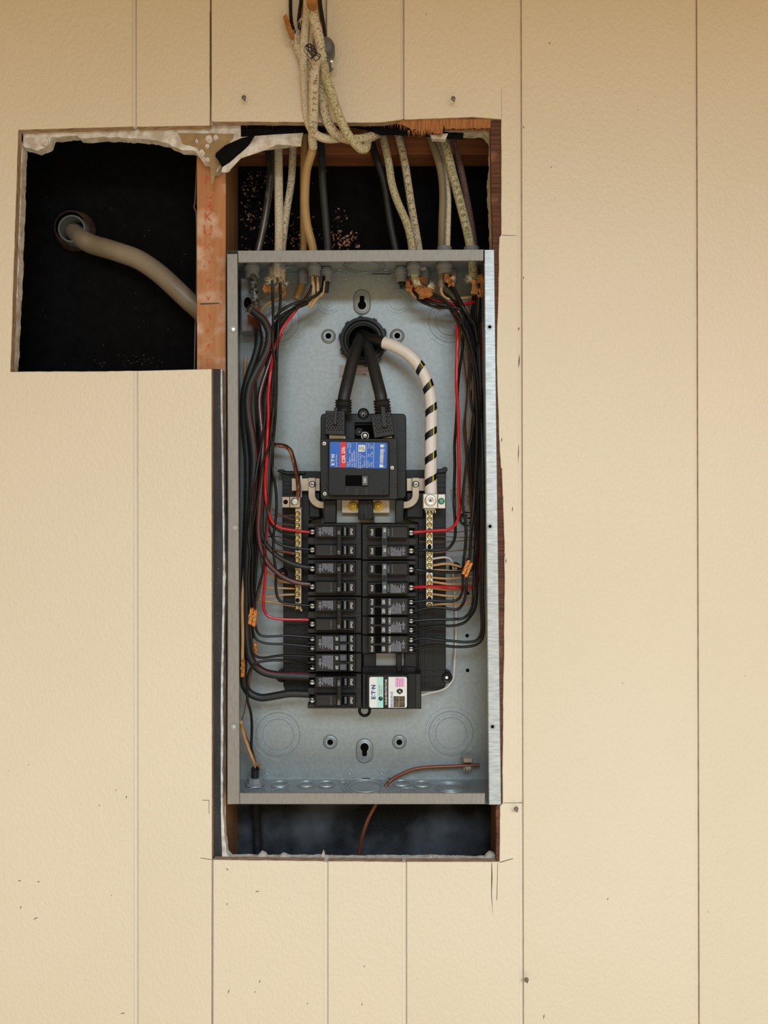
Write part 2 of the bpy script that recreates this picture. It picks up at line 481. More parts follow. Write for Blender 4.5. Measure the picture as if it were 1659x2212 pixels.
# exposed, splintered plywood along the right of the opening
pl = [(1060, 262), (1088, 260), (1088, 508), (1084, 514), (1081, 700), (1081, 860), (1087, 1010), (1092, 1100), (1095, 1180), (1094, 1400), (1091, 1740), (1084, 1750), (1084, 1861),
      (1072, 1861), (1072, 1742), (1077, 1735), (1076, 1400), (1073, 1000), (1069, 700), (1064, 560)]
pj = []
for i in range(len(pl)):
    a, b = pl[i], pl[(i+1) % len(pl)]
    pj += jag(a, b, 14, 0.7, seed=i)
board(pj, 'torn_plywood_strip', 0.0005, YB, plycut, plycut, 0.0004, label='splintered dark brown bare plywood strip')
board(poly((955, 257), (1062, 257), (1062, 275, 5, 1.4), (962, 279, 5, 1.4)), 'torn_plywood_strip', 0.0012, 0.006, plyfib, plycut, 0.0003)
board(poly((835, 259), (958, 257), (957, 287, 4, 2.6), (905, 284, 4, 2.6), (880, 275, 4, 1.6)), 'torn_plywood_strip', 0.002, 0.006, plyfib, plycut, 0.0003)
# hanging fibres under the patch board
fb = MB().m(plyfib)
for i in range(420):
    u = random.uniform(457, 1062)
    Ln = random.uniform(3, 9) if (u < 850) else random.uniform(6, 16)
    if u < 850 and random.random() < 0.12: Ln *= 1.9
    v0 = 262 if u < 860 else (284 if 880 < u < 955 else 272)
    if 955 < u: v0 = 276; Ln *= 0.6
    w = random.uniform(0.5, 1.4); du = random.gauss(0, 1.8); y = random.uniform(0.001, 0.0055)
    a, b, c = P(u - w, v0 - 3, y), P(u + w, v0 - 3, y), P(u + du, v0 + Ln, y + random.uniform(-0.002, 0.001))
    d = P(u, v0 - 3, y + 0.0006)
    fb.add([a, b, c, d], [(0, 1, 2), (1, 3, 2), (3, 0, 2)])
fb.build('wood_fibres', parent=wall, kind='stuff', label='orange splintered wood fibres along the torn edge')

# drywall behind the siding
def dw(pts, mt=gyp, y0=0.0095, y1=0.0235, name='drywall_piece', side=None, label=None):
    return board(pts, name, y0, y1, mt, side or gyp, 0, label=label)
dw(poly((-60, 250), (50, 290, 7, 1.0), (41, 560, 7, 1.0), (29, 801), (-60, 850)), label='white gypsum edge on the left of the square cut-out')
dw(poly((-60, 200), (520, 200), (520, 300), (500, 312, 6, 1.5), (487, 345, 6, 1.5), (470, 370, 6, 2), (458, 372, 6, 1.5), (452, 352, 6, 1.5), (438, 350, 6, 1.6), (420, 326, 6, 1.5), (385, 320, 5, 1.2), (360, 308, 5, 1.2),
        (300, 299, 5, 1.2), (230, 296, 5, 1.2), (172, 298, 5, 1.0), (165, 292, 5, 1.2), (112, 296, 4, 1.0), (104, 315, 4, 1.2), (82, 325, 4, 1.2), (52, 318), (40, 285), (-60, 270)), label='ragged gypsum along the top of the cut-out')
dw(poly((383, 287, 9, 0.4), (505, 289), (500, 312, 5, 1), (486, 340), (468, 366, 4, 1), (461, 396, 4, 0.8), (456, 398), (455, 362, 4, 1), (446, 342, 4, 1), (425, 318, 4, 1), (395, 310, 4, 1.2)), paper, 0.0085, 0.0095, 'drywall_paper', paper, label='tan drywall face paper torn over the stud')
for (u, v, r) in ((437, 331, 7), (452, 300, 8), (448, 316, 5), (466, 297, 6), (97, 306, 9), (491, 362, 8), (482, 350, 6), (449, 345, 5), (425, 305, 4)):
    rnd = random.Random(int(u))
    pts = [(u + r * rnd.uniform(.7, 1.1) * math.cos(a * math.pi / 5), v + 1.25 * r * rnd.uniform(.7, 1.1) * math.sin(a * math.pi / 5)) for a in range(10)]
    dw(pts, gyp, 0.0070, 0.0085, 'gypsum_flake')
dw(poly((440, 797), (476, 797, 20, 0.4), (476, 860, 20, 0.5), (478.5, 992, 20, 0.5), (481, 1205, 20, 0.5), (480, 1300, 20, 0.5), (476, 1540, 20, 0.6), (477, 1776, 20, 0.6), (479, 1856), (440, 1856)), feltstrip, 0.0088, 0.0105, 'backing_paper', feltstrip, label='black backing paper strip left of the cabinet')
dw(poly((440, 799), (480, 798, 11, 0.6), (480, 860, 11, 0.6), (483, 1000, 9, 0.6), (485, 1180, 9, 0.8), (488, 1245, 9, 0.9), (485, 1320, 11, 0.7), (481, 1500, 9, 0.9), (482, 1600, 9, 1.0), (481, 1750, 8, 1.2), (490, 1845, 6, 1.5), (500, 1856), (440, 1857)), gyp, 0.0105, 0.0235, label='white broken gypsum edge left of the cabinet')
dw(poly((450, 1856, 5, 1.0), (505, 1855, 5, 0.9), (700, 1856, 5, 0.9), (900, 1857, 5, 0.9), (1085, 1858), (1085, 2000), (450, 2000)), gypgrey, 0.0095, 0.0235, label='grey gypsum edge along the bottom of the opening')
for (u, v, w, h) in ((566, 1854, 15, 13), (612, 1854, 14, 9), (698, 1852, 5, 13), (930, 1854, 5, 5), (1060, 1853, 16, 12), (476, 1848, 12, 16)):
    dw([(u - w, v + 4), (u - w * .6, v - h * .4), (u - w * .1, v - h), (u + w * .5, v - h * .7), (u + w, v + 4)], gypgrey, 0.016, 0.022, 'gypsum_crumb')
dw(poly((1100, 262), (1100, 545), (1062, 545, 6, 1.2), (1058, 470, 6, 1.6), (1055, 400, 6, 1.6), (1058, 340, 6, 1.6), (1057, 300, 5, 1.5), (1045, 288, 5, 1.5), (960, 284), (960, 262)), paper, 0.0095, 0.0235, side=gypgrey, label='torn grey drywall at the top right corner')
dw(poly((1100, 1745), (1076, 1745), (1076, 1860), (1100, 1860)), plycut, 0.0095, 0.0235, side=plycut)
dw(poly((930, 291, 5, 1), (968, 288), (962, 301, 4, 1), (934, 300)), gyp, 0.008, 0.016, 'gypsum_flake')
# felt hanging behind the patch board, and the torn flap
dw(poly((466, 262), (1005, 262), (1000, 300, 8, 1), (945, 296, 8, 1), (900, 292, 8, 1), (822, 291, 8, 1), (795, 279, 8, 1), (740, 272, 8, 1), (700, 284, 8, 1), (600, 293, 8, 1), (540, 296, 8, 1), (480, 288)), felt, 0.011, 0.013, 'felt_strip', felt, label='black felt edge hanging under the torn plywood')
def sheet(name, rows, mt, parent, th=0.0008, label=None):
    n = len(rows[0]); m = MB().m(mt)
    fr = [P(*q) for r in rows for q in r]; bk = [p + Vector((0, th, 0)) for p in fr]
    k = len(fr); fs = []
    for i in range(len(rows) - 1):
        for j in range(n - 1):
            a = i*n+j; fs += [(a, a+n, a+n+1, a+1), (a+k, a+1+k, a+n+1+k, a+n+k)]
    edge = [j for j in range(n)] + [i*n+n-1 for i in range(1, len(rows))] + [(len(rows)-1)*n+j for j in range(n-2, -1, -1)] + [i*n for i in range(len(rows)-2, 0, -1)]
    for i in range(len(edge)):
        a, b = edge[i], edge[(i+1) % len(edge)]
        fs.append((a, b, b+k, a+k))
    m.add(fr + bk, fs)
    return m.build(name, parent=parent, smooth=True, label=label)
sheet('paper_flap', [[(500, 298, .010), (520, 296, .009), (560, 293, .009), (600, 290, .009), (655, 287, .010)],
                     [(492, 322, .004), (520, 312, .003), (562, 303, .002), (604, 301, .004), (652, 300, .008)],
                     [(484, 350, .001), (508, 338, 0), (540, 322, -.001), (600, 312, .003), (650, 316, .009)],
                     [(478, 372, .003), (492, 372, .002), (520, 342, 0), (570, 325, .003), (640, 309, .009)]], gyp, wall, label='white torn paper flap above the stud')
sheet('felt_flap', [[(466, 331, .000), (486, 314, -.002), (522, 298, -.004), (552, 291, -.001)],
                    [(465, 338, -.003), (490, 328, -.005), (520, 312, -.005), (545, 301, -.001)],
                    [(472, 347, -.001), (493, 342, -.004), (517, 325, -.004), (538, 312, .000)],
                    [(479, 361, .001), (496, 350, -.001), (512, 336, -.001), (528, 325, .001)]], felt, wall, label='curled black felt flap')
# studs, blocking, sheathing
def solid(name, x0, x1, y0, y1, z0, z1, mt, label=None, side=None, bev=0.001):
    m = MB().m(mt); m.wbx(x0, x1, y0, y1, z0, z1, bev)
    m.mats.append(side or mt)
    o = m.build(name, parent=wall, label=label)
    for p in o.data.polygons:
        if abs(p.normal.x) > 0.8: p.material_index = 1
    return o
s25 = S(0.025)
zt, zb = (CV - T_) * S(0), (CV - B_) * S(0)
stud_l = solid('stud', (425 - CU) * s25, (487.5 - CU) * s25, 0.025, 0.114, zb, zt, studm, 'orange fir stud between the two openings, red stencil marks', studside)
solid('stud', 0.1600, 0.198, 0.025, 0.114, zb, zt, studside, 'brown stud right of the cabinet')
solid('stud', (L_ - CU) * S(0), (L_ - CU) * S(0) + 0.04, 0.025, 0.114, zb, zt, studm)
solid('stud', (R_ - CU) * S(0) - 0.04, (R_ - CU) * S(0), 0.025, 0.114, zb, zt, studm)
solid('blocking', (487.5 - CU) * s25 + 0.0004, 0.1596, 0.075, 0.1138, (CV - 333) * S(0.075), (CV - 270) * S(0.075), blockm, 'brown horizontal blocking behind the cables')
solid('framing_plate', -0.80, 0.83, 0.025, 0.114, zt - 0.04, zt, studm); solid('framing_plate', -0.80, 0.83, 0.025, 0.114, zb, zb + 0.04, studm)
solid('felt_sheathing', -0.86, 0.88, 0.115, 0.125, -0.30, zt, felt, 'black felt behind the upper openings', bev=0)
solid('felt_sheathing', -0.86, 0.88, 0.115, 0.125, zb, -0.3005, feltdust, 'dust-speckled black felt behind the lower opening', bev=0)
# stencil letters and pencil line on the stud
st = MB().m(redst)
for ch, u, v, h in (('N', 452, 387, 20), ('o', 452, 421, 16), ('R', 452, 445, 20), ('K', 449, 468, 19), ('U', 449, 497, 22), ('x', 447, 529, 20), ('v', 452, 563, 13), ('A', 450, 605, 12),
                    ('v', 450, 642, 14), ('A', 450, 683, 14), ('A', 451, 712, 14), ('A', 451, 748, 13), ('L', 450, 782, 18)):
    st.text(ch, u, v, 0.0248, h, 0, bold=0.02)
st.build('stencil_letters', parent=stud_l, label='faded red stencil letters')
pn = MB().m(pencil)
pn.plate([(433, 655), (473, 654), (474, 656), (433, 658)], 0.0246, 0.0251)
pn.build('pencil_line', parent=stud_l)
mk = MB().m(chipm)
for pts in ([(1085, 507.5), (1116, 508.5), (1116, 509.3), (1085, 508.8)], [(1088, 1734), (1128, 1733.6), (1128, 1734.6), (1088, 1735)],
            [(1061.5, 1864), (1063, 1864), (1064, 1895), (1062.5, 1930), (1065, 1980), (1061, 1935), (1061, 1900)], [(1074.6, 1864), (1075.6, 1864), (1074, 1945), (1072.6, 1944)],
            [(1083.5, 190), (1083.8, 190), (1083.9, 254), (1083.4, 254)],
            [(1080, 1862), (1108, 1854), (1108.5, 1855.4), (1080, 1864)], [(437, 1728), (452, 1728), (452, 1758), (451, 1758), (451, 1729.3), (437, 1729)],
            [(433, 1853), (456, 1856), (456, 1857.4), (433, 1854.2)], [(453, 25), (454.5, 25), (455.5, 170), (454, 230), (452.6, 170)]):
    mk.plate(pts, YF - 0.00015, YF + 0.0005)
for (u, v, a, l) in ((1187, 93, -70, 6), (1191, 361, 60, 5), (1199, 428, 80, 3), (1131, 600, 85, 7), (1131, 275, 70, 7), (1414, 209, 0, 3), (1378, 237, 80, 3), (1313, 1942, 70, 6), (1345, 1476, -60, 4), (1135, 2116, 40, 7),
                     (1175, 2196, 85, 13), (77, 1984, 25, 13), (45, 1960, 70, 7), (241, 1934, 60, 4), (265, 2189, 10, 11), (83, 1905, 0, 7), (42, 1903, 0, 8), (491, 1878, -60, 8), (494, 2142, 70, 11), (561, 2120, 80, 8),
                     (551, 2143, 50, 5), (664, 2168, 60, 5), (782, 2170, 80, 6), (787, 2088, 60, 5), (556, 1926, 10, 9), (491, 1953, 60, 6), (251, 1707, 60, 5), (273, 1722, 80, 8), (215, 1740, 45, 5), (62, 1652, 70, 4), (19, 1665, 0, 3),
                     (1107, 1100, 85, 12), (1084, 950, 85, 12), (1086, 1080, 85, 18), (1121, 710, 80, 8), (1122, 780, 86, 30), (1120, 980, 88, 40), (1530, 1970, 0, 3), (1609, 1461, 0, 3), (600, 170, 20, 22), (840, 168, 0, 5), (777, 228, 60, 4), (442, 575, 60, 6),
                     (1093, 1212, 85, 14), (1090, 1200, 60, 8), (920, 31, 60, 4)):
    ca, sa = math.cos(math.radians(a)), -math.sin(math.radians(a)); w = min(1.3, l * .16 + 0.25)
    mk.plate([(u - ca * l / 2, v - sa * l / 2), (u - sa * w * .7, v + ca * w * .7), (u + ca * l / 2, v + sa * l / 2), (u + sa * w, v - ca * w)], YF - 0.0002, YF + 0.0005)
mk.build('paint_chips', parent=wall, kind='stuff', label='dark chips, cracks and pencil marks in the cream paint')

# unseen ceiling, added to shade the upper wall; its edge stops at the doorway
m = MB().m(mat('unseen_ceiling', 'b89a72', .8)); m.wbx(-2.2, 2.2, -1.9, 0.126, .985, 1.01)
m.build('ceiling', kind='structure', label='unseen tan ceiling added to shade the top of the wall')

# nails
def nail(u, v, lab, y=-0.0045):
    e = empty('nail', P(u, v, y), lab, 'nail')
    m = MB().m(nailm); m.lathe(u, v, y - 0.009, [(0.0002, y - 0.0105), (0.0028, y - 0.0102), (0.0032, y - 0.0092), (0.0012, y - 0.0088)], 14)
    m.build('head', parent=e, smooth=True)
    m = MB().m(nailm); m.tube([P(u, v, y - 0.009), P(u + 1, v + 3, y - 0.004), P(u + 2, v + 6, y - 0.0002)], 0.0011, 8)
    m.build('shank', parent=e, smooth=True)
nail(527, 211, 'grey bent nail in the wall left of the hanging cables')
nail(979, 213, 'grey nail in the wall right of the hanging cables')
nail(1115, 1747, 'tiny nail head low beside the right groove', y=-0.002)
nail(1137, 2116, 'nail head at the bottom right of the second groove', y=-0.002)

# wood shavings caught on the felt
sh = MB().m(shav)
def flakes(n, cu, cv, su, sv, smin=1.0, smax=4.0):
    for _ in range(n):
        u, v = random.gauss(cu, su), random.gauss(cv, sv)
        if not (518 < u < 1040 and 365 < v < 545): continue
        a = random.uniform(0, 6.28); l = random.uniform(smin, smax); w = l * random.uniform(.2, .5); y = random.uniform(0.109, 0.1135)
        q = [(u + l * math.cos(a), v + l * math.sin(a)), (u - w * math.sin(a), v + w * math.cos(a)), (u - l * math.cos(a), v - l * math.sin(a)), (u + w * math.sin(a), v - w * math.cos(a))]
        ps = [P(x, z, y + random.uniform(-.001, .001)) for x, z in q]
        sh.add(ps + [p + Vector((0, 0.0007, 0)) for p in ps], [(0, 1, 2, 3), (7, 6, 5, 4), (0, 4, 5, 1), (1, 5, 6, 2), (2, 6, 7, 3), (3, 7, 4, 0)])
flakes(140, 545, 440, 22, 60); flakes(90, 625, 505, 26, 25); flakes(45, 752, 520, 14, 10, 2, 6); flakes(40, 725, 490, 14, 20); flakes(30, 560, 380, 30, 10); flakes(40, 610, 420, 50, 40, .6, 2)
sh.build('wood_shavings', kind='stuff', label='pale wood shavings caught on the black felt above the cabinet', cat='wood shavings')
sh = MB().m(mat('grey_dust', '77767a', 0.9))
for _ in range(70):
    u, v = random.uniform(70, 415), random.uniform(420, 795)
    if random.random() < 0.5: u, v = random.gauss(270, 50), random.gauss(780, 8)
    if not (45 < u < 420 and v < 797): continue
    r = random.uniform(0.4, 1.3); a = P(u, v, 0.1145); k = r * S(.11)
    sh.add([a + Vector((-k, 0, 0)), a + Vector((0, 0, -k)), a + Vector((k, 0, 0)), a + Vector((0, 0, k)), a + Vector((0, -k * .6, 0))], [(0, 1, 4), (1, 2, 4), (2, 3, 4), (3, 0, 4)])
sh.build('dust_specks', kind='stuff', label='grey dust specks on the black felt in the square cut-out', cat='dust')

# ================================================================ THE STEEL CABINET
YB_ = 0.098
ZT = (CV - 541) * S(0); ZB = (CV - 1738) * S(0)
cab = empty('panel_cabinet', P(785, 1738, 0.05), 'open galvanised steel electrical cabinet recessed in the wall opening', 'electrical panel')
XL = (490 - CU) * S(0)
def XR(z):   # the right side leans out a little towards the bottom
    t = (ZT - z) / (ZT - ZB); return ((1068.5 + 14.0 * t) - CU) * S(0)
m = MB().m(galv)
m.add([(XL, YB_, ZB), (XR(ZB), YB_, ZB), (XR(ZT), YB_, ZT), (XL, YB_, ZT), (XL, YB_+.0012, ZB), (XR(ZB), YB_+.0012, ZB), (XR(ZT), YB_+.0012, ZT), (XL, YB_+.0012, ZT)],
      [(0, 1, 2, 3), (5, 4, 7, 6), (0, 4, 5, 1), (1, 5, 6, 2), (2, 6, 7, 3), (3, 7, 4, 0)])
m.build('back_panel', parent=cab)
def wallplate(name, a, b, c, d, nrm, mt=galv, parent=None, label=None):
    ps = [Vector(q) for q in (a, b, c, d)]; n = Vector(nrm) * 0.0012
    mm = MB().m(mt); mm.add(ps + [p + n for p in ps], [(0, 1, 2, 3), (7, 6, 5, 4), (0, 4, 5, 1), (1, 5, 6, 2), (2, 6, 7, 3), (3, 7, 4, 0)])
    return mm.build(name, parent=parent or cab, label=label)
wallplate('side_wall', (XL, 0.001, ZB), (XL, YB_, ZB), (XL, YB_, ZT), (XL, 0.001, ZT), (0.0, 0, 0) if False else (0.001, 0, 0))
wallplate('side_wall', (XR(ZB), 0.001, ZB), (XR(ZB), YB_, ZB), (XR(ZT), YB_, ZT), (XR(ZT), 0.001, ZT), (-0.001, 0, 0))
wallplate('top_wall', (XL, 0.001, ZT), (XR(ZT), 0.001, ZT), (XR(ZT), YB_, ZT), (XL, YB_, ZT), (0, 0, -0.001))
wallplate('bottom_wall', (XL, 0.001, ZB), (XR(ZB), 0.001, ZB), (XR(ZB), YB_, ZB), (XL, YB_, ZB), (0, 0, 0.001))
def flange(name, pts, mt, y0=0.0, label=None, cham=0.0007):
    mm = MB().m(mt); mm.plate(pts, y0, y0 + 0.0016, cham); return mm.build(name, parent=cab, label=label)
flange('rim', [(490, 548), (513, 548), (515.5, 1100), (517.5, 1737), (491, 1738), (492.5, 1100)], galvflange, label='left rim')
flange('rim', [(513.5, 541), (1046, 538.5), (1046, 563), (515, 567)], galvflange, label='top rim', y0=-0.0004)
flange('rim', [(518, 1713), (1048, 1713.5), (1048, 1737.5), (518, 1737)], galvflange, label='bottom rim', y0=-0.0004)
flange('rim', [(1046, 539), (1068, 538.5), (1083, 1739), (1056, 1739), (1050, 1100)], galvbright, label='bright right rim', y0=-0.001, cham=0.0012)  # reflected daylight on this rim is painted as paler steel
# torn corner gap between top rim and right rim
m = MB().m(hole); m.plate([(1044.3, 540), (1046.2, 540), (1046.2, 568), (1044.3, 568)], -0.0006, 0.001)
m.build('corner_gap', parent=cab)
for (u, v, scr) in ((504, 711, 1), (508, 1140, 1), (505, 1570, 1), (1058, 706, 0), (1058.5, 1137, 0), (1064, 1570, 0)):
    m = MB().m(galvbright); m.ring(u, v, -0.0012, 5.2 * S(0), 1.3 * S(0), 20, 6)
    h = m.build('screw_hole', parent=cab, smooth=True)
    m = MB().m(steel if scr else hole)
    m.lathe(u, v, -0.0016, [(3.4 * S(0), -0.0016 if scr else -0.0012), (3.8 * S(0), -0.0006)], 14)
    m.build('screw' if scr else 'hole', parent=h)

# concentric knockouts in the back
def knockout(u, v, radii, y=YB_ - 0.0002):
    s = S(YB_)
    m = MB().m(galv); m.lathe(u, v, y, [(radii[-1] * s * .98, y - 0.0005), (radii[-1] * s, y)], 40)
    k = m.build('knockout', parent=cab, smooth=True)
    for r in radii:
        q = MB().m(galvbright if r in (radii[0], radii[2 if len(radii) > 2 else 1]) else galv); q.ring(u, v, y - 0.0003, r * s, 0.95 * s, 48, 6, ysq=1.3)  # alternate rings paler, as if catching the light
        q.build('knockout_ring', parent=k, smooth=True)
    for i, r in enumerate(radii[::2]):
        for a in (0.7, 2.4, 3.9, 5.3):
            uu, vv = u + r * math.cos(a + i * .2), v + r * math.sin(a + i * .2)
            q = MB().m(galvbright); q.bx(uu - 2, vv - 1.3, uu + 2, vv + 1.3, y - 0.0011, y, 0.0003)
            q.build('knockout_tab', parent=k)
for (u, v) in ((601, 1587), (974.5, 1584)): knockout(u, v, (55, 47, 39, 33))
for (u, v) in ((599, 692), (973, 692)): knockout(u, v, (55, 47, 39, 32))
for (u, v) in ((710.5, 652), (859, 650.5)): knockout(u, v, (25, 18))
def dimple(u, v, r0=16, r1=10.5, rh=6):
    s = S(YB_)
    m = MB().m(galv)
    m.lathe(u, v, YB_, [(r0*s, YB_-.0002), (r0*s*.93, YB_-.0016), (r0*s*.82, YB_-.0027), (r1*s*1.08, YB_-.0031), (r1*s, YB_-.0024), (r1*s*.93, YB_-.0031), (rh*s*1.1, YB_-.0030), (rh*s, YB_-.0012)], 32, caps=False)
    d = m.build('mounting_dimple', parent=cab, smooth=True)
    m = MB().m(hole); m.lathe(u, v, YB_, [(0.0002, YB_-.0014), (rh*s, YB_-.0013)], 20, caps=False); m.build('hole', parent=d)
for q in ((709.5, 726.5), (858, 726), (713.5, 1602.5), (862.5, 1602.5)): dimple(*q)
def keyhole(u, vt, vb, up):
    s = S(YB_)
    def stad(w, h, n=12):
        out = []
        cy = h - w
        for i in range(n + 1):
            a = math.pi * i / n; out.append((w * math.cos(a), -cy - w * math.sin(a)))
        for i in range(n + 1):
            a = math.pi + math.pi * i / n; out.append((w * math.cos(a), cy - w * math.sin(a)))
        return out
    cv = (vt + vb) / 2; H = (vb - vt) / 2
    vs = []; fs = []; lev = [(19, H, 0), (18, H - 1, .0018), (15.5, H - 3.5, .003), (13.5, H - 5.5, .0033), (12.5, H - 6.5, .0026), (11.5, H - 7.5, .0031)]
    n = None
    for w, h, dy in lev:
        st_ = stad(w, h); n = len(st_)
        for x, y in st_:
            c = P(u, cv, YB_); vs.append((c.x + x * s, YB_ - dy, c.z - y * s))
    for i in range(len(lev) - 1):
        for k in range(n):
            k2 = (k + 1) % n; fs.append((i*n+k, i*n+k2, (i+1)*n+k2, (i+1)*n+k))
    fs.append(tuple((len(lev)-1)*n + k for k in range(n)))
    m = MB().m(galv); m.add(vs, fs); kh = m.build('keyhole_boss', parent=cab, smooth=True)
    m = MB().m(hole); yy = YB_ - .0033
    cc = cv + (6 if up else -7)
    pts = [(u + 9 * math.cos(a), cc + 9.5 * math.sin(a)) for a in [2 * math.pi * i / 20 for i in range(20)]]
    m.plate(pts, yy, yy + .0006)
    if up: m.plate([(u - 5, cc - 18), (u - 3, cc - 20), (u + 3, cc - 20), (u + 5, cc - 18), (u + 5.5, cc), (u - 5.5, cc)], yy - .0001, yy + .0005)
    else: m.plate([(u - 5.5, cc), (u + 5.5, cc), (u + 5, cc + 17), (u + 3, cc + 19), (u - 3, cc + 19), (u - 5, cc + 17)], yy - .0001, yy + .0005)
    m.build('keyhole', parent=kh)
keyhole(782, 625, 681, True); keyhole(787.5, 1594, 1649, False)
for (u, v) in ((748, 606), (818, 606), (572, 606), (999, 606), (578, 1668), (755.5, 1668), (825, 1668)):
    m = MB().m(galvbright); m.ring(u, v, YB_ - .0004, 5 * S(YB_), 1.1 * S(YB_), 20, 6); m.ring(u, v, YB_ - .0004, 2 * S(YB_), 1 * S(YB_), 12, 5)
    m.build('rivet', parent=cab, smooth=True)
for (u, v) in ((1009, 1373), (1010, 1448), (1010, 1210), (1010, 1282)):
    m = MB().m(hole); m.lathe(u, v, YB_, [(0.0002, YB_ - .0005), (4 * S(YB_), YB_ - .0004)], 16, caps=False); m.build('back_hole', parent=cab)
# knockouts in the bottom and top walls (rings lie in the horizontal sheet)
def hring(u, v, R, top=False, n=36, rings=(1.0,), filled=False):
    z = ZT - .0012 if top else ZB + .0012
    y = abs(z) * F / abs(v - CV) - D
    x = (u - CU) * S(y)
    y = min(max(y, R * .9), YB_ - R * .5) if not top else y
    sgn = -1 if top else 1
    for q in rings:
        m = MB().m(galvbright if not top else galv); vs = []; fs = []; r = 0.0006
        for i in range(n):
            a = 2 * math.pi * i / n
            for k in range(6):
                b = 2 * math.pi * k / 6; rr = R * q + r * math.cos(b)
                vs.append((x + rr * math.cos(a), min(y + rr * math.sin(a), YB_ - .0005), z + sgn * (0.0003 + r * math.sin(b))))
        for i in range(n):
            for k in range(6):
                i2 = (i+1) % n; k2 = (k+1) % 6; fs.append((i*6+k, i2*6+k, i2*6+k2, i*6+k2))
        m.add(vs, fs); m.build('wall_knockout', parent=cab, smooth=True)
for (u, v, R, rg) in ((605, 1694, .0125, (1, .8)), (662, 1694, .0125, (1, .75)), (705, 1694, .0125, (1, .8)), (790, 1699, .034, (1, .85, .68)), (740, 1687, .006, (1,)), (842, 1684, .006, (1,)), (867, 1692, .0125, (1, .8)), (912, 1694, .0125, (1, .8)), (972, 1701, .021, (1, .8, .6)),
                      (552, 1709, .014, (1,)), (607, 1709, .012, (1,)), (880, 1709, .012, (1,))):
    hring(u, v, R, rings=rg)
for (u, v, R, rg) in ((787, 577, .030, (1, .8)), (734, 586, .006, (1,)), (834, 586, .006, (1,)), (620, 571, .014, (1, .8)), (812, 574, .045, (1,))):
    hring(u, v, R, True, rings=rg)
# stickers on the back
m = MB().m(sticker); m.bx(732, 789, 797, 815, YB_ - .0004, YB_ - .0001); sk = m.build('serial_sticker', parent=cab)
m = MB().m(magenta); m.text('PANELBOARD', 776, 801, YB_ - .0006, 6.5, bold=.01); m.m(darktext); m.text('0171188', 778, 808.5, YB_ - .0006, 5.5, bold=.01)
m.text('0-83', 739, 812, YB_ - .0006, 3); m.text('00', 795, 812, YB_ - .0006, 3)
m.build('lettering', parent=sk)
m = MB().m(sticker); m.plate([(974, 1058), (1018, 1052), (1018, 1112), (980, 1112)], YB_ - .0004, YB_ - .0001); sk = m.build('warning_sticker', parent=cab)
m = MB().m(darktext)
m.text('ATTENTION', 984, 1088, YB_ - .0006, 5, CCW, bold=.01); m.text('BOTTOM', 995, 1090, YB_ - .0006, 5, CCW, bold=.01); m.text('ATTENTION', 1004, 1078, YB_ - .0006, 5, CCW, bold=.01); m.text('PARTIE', 1011, 1080, YB_ - .0006, 5, CCW, bold=.01)
m.plate([(973.5, 1058), (1018, 1051.6), (1018, 1052.3), (974.2, 1058.6)], YB_ - .0006, YB_ - .0003); m.plate([(973.5, 1058), (974.3, 1058), (980.5, 1112), (979.7, 1112)], YB_ - .0006, YB_ - .0003)
m.build('lettering', parent=sk)
m = MB().m(blkm); m.lathe(1007, 1121, YB_, [(0.0003, YB_ - .0005), (16 * S(YB_), YB_ - .0004), (16 * S(YB_), YB_ - .0001)], 32, caps=False)
for k in range(34):
    a = 2 * math.pi * k / 34; m.bx(1007 + 19 * math.cos(a) - .7, 1121 + 19 * math.sin(a) - .7, 1007 + 19 * math.cos(a) + .7, 1121 + 19 * math.sin(a) + .7, YB_ - .0004, YB_ - .0001)
sk = m.build('round_sticker', parent=cab)
m = MB().m(labelw); m.text('PUN', 1011, 1121, YB_ - .0008, 9, CW, bold=.01); m.text('OR', 1000, 1123, YB_ - .0008, 5, CW, bold=.01); m.build('lettering', parent=sk)
m = MB().m(sticker); m.bx(594, 1003, 601, 1100, YB_ - .0004, YB_ - .0001); m.m(darktext); m.bx(596, 1006, 596.8, 1095, YB_ - .0006, YB_ - .0003); m.build('edge_sticker', parent=cab)

# ================================================================ BLACK BASE WITH BUS BARS
base = empty('breaker_mounting_base', P(785, 1545, 0.08), 'black plastic breaker mounting base behind the breakers, with metal bus pieces', 'breaker base')
yb = 0.074
m = MB().m(blkm)
m.plate([(610, 1017), (694, 1018), (694, 1120), (668, 1125), (668, 1492), (615, 1492), (612, 1480), (612, 1200), (610, 1150)], yb, YB_ - .002, .0012)
m.build('left_wing', parent=base)
m = MB().m(blkm)
m.plate([(874, 1015), (963, 1015), (963, 1478), (961, 1486), (955, 1492), (903, 1494), (903, 1130), (874, 1122)], yb, YB_ - .002, .0012)
m.build('right_wing', parent=base)
m = MB().m(blkm); m.plate([(598, 1019), (601, 1014), (612, 1014), (614, 1018), (660, 1018), (660, 1024), (622, 1026)], yb - .004, YB_ - .004, .001); m.build('hook_ear', parent=base)
m = MB().m(blkm); m.plate([(930, 1015), (955, 1012), (960, 1008), (966, 1010), (967, 1016), (963, 1021), (930, 1024)], yb - .004, YB_ - .004, .001); m.build('hook_ear', parent=base)
for (u, v) in ((608, 1462), (965, 1464), (985, 1228), (610, 1240)):
    m = MB().m(blkm); s = S(yb)
    m.lathe(u, v, yb, [(5 * s, yb + .002), (6 * s, yb - .001), (10 * s, yb - .002), (12.5 * s, yb + .001), (12.5 * s, YB_ - .002)], 24)
    q = m.build('fixing_lobe', parent=base, smooth=True)
    m = MB().m(steel); m.lathe(u, v, yb, [(3.2 * s, yb + .0005), (3.4 * s, yb + .0024)], 14); m.build('screw', parent=q)
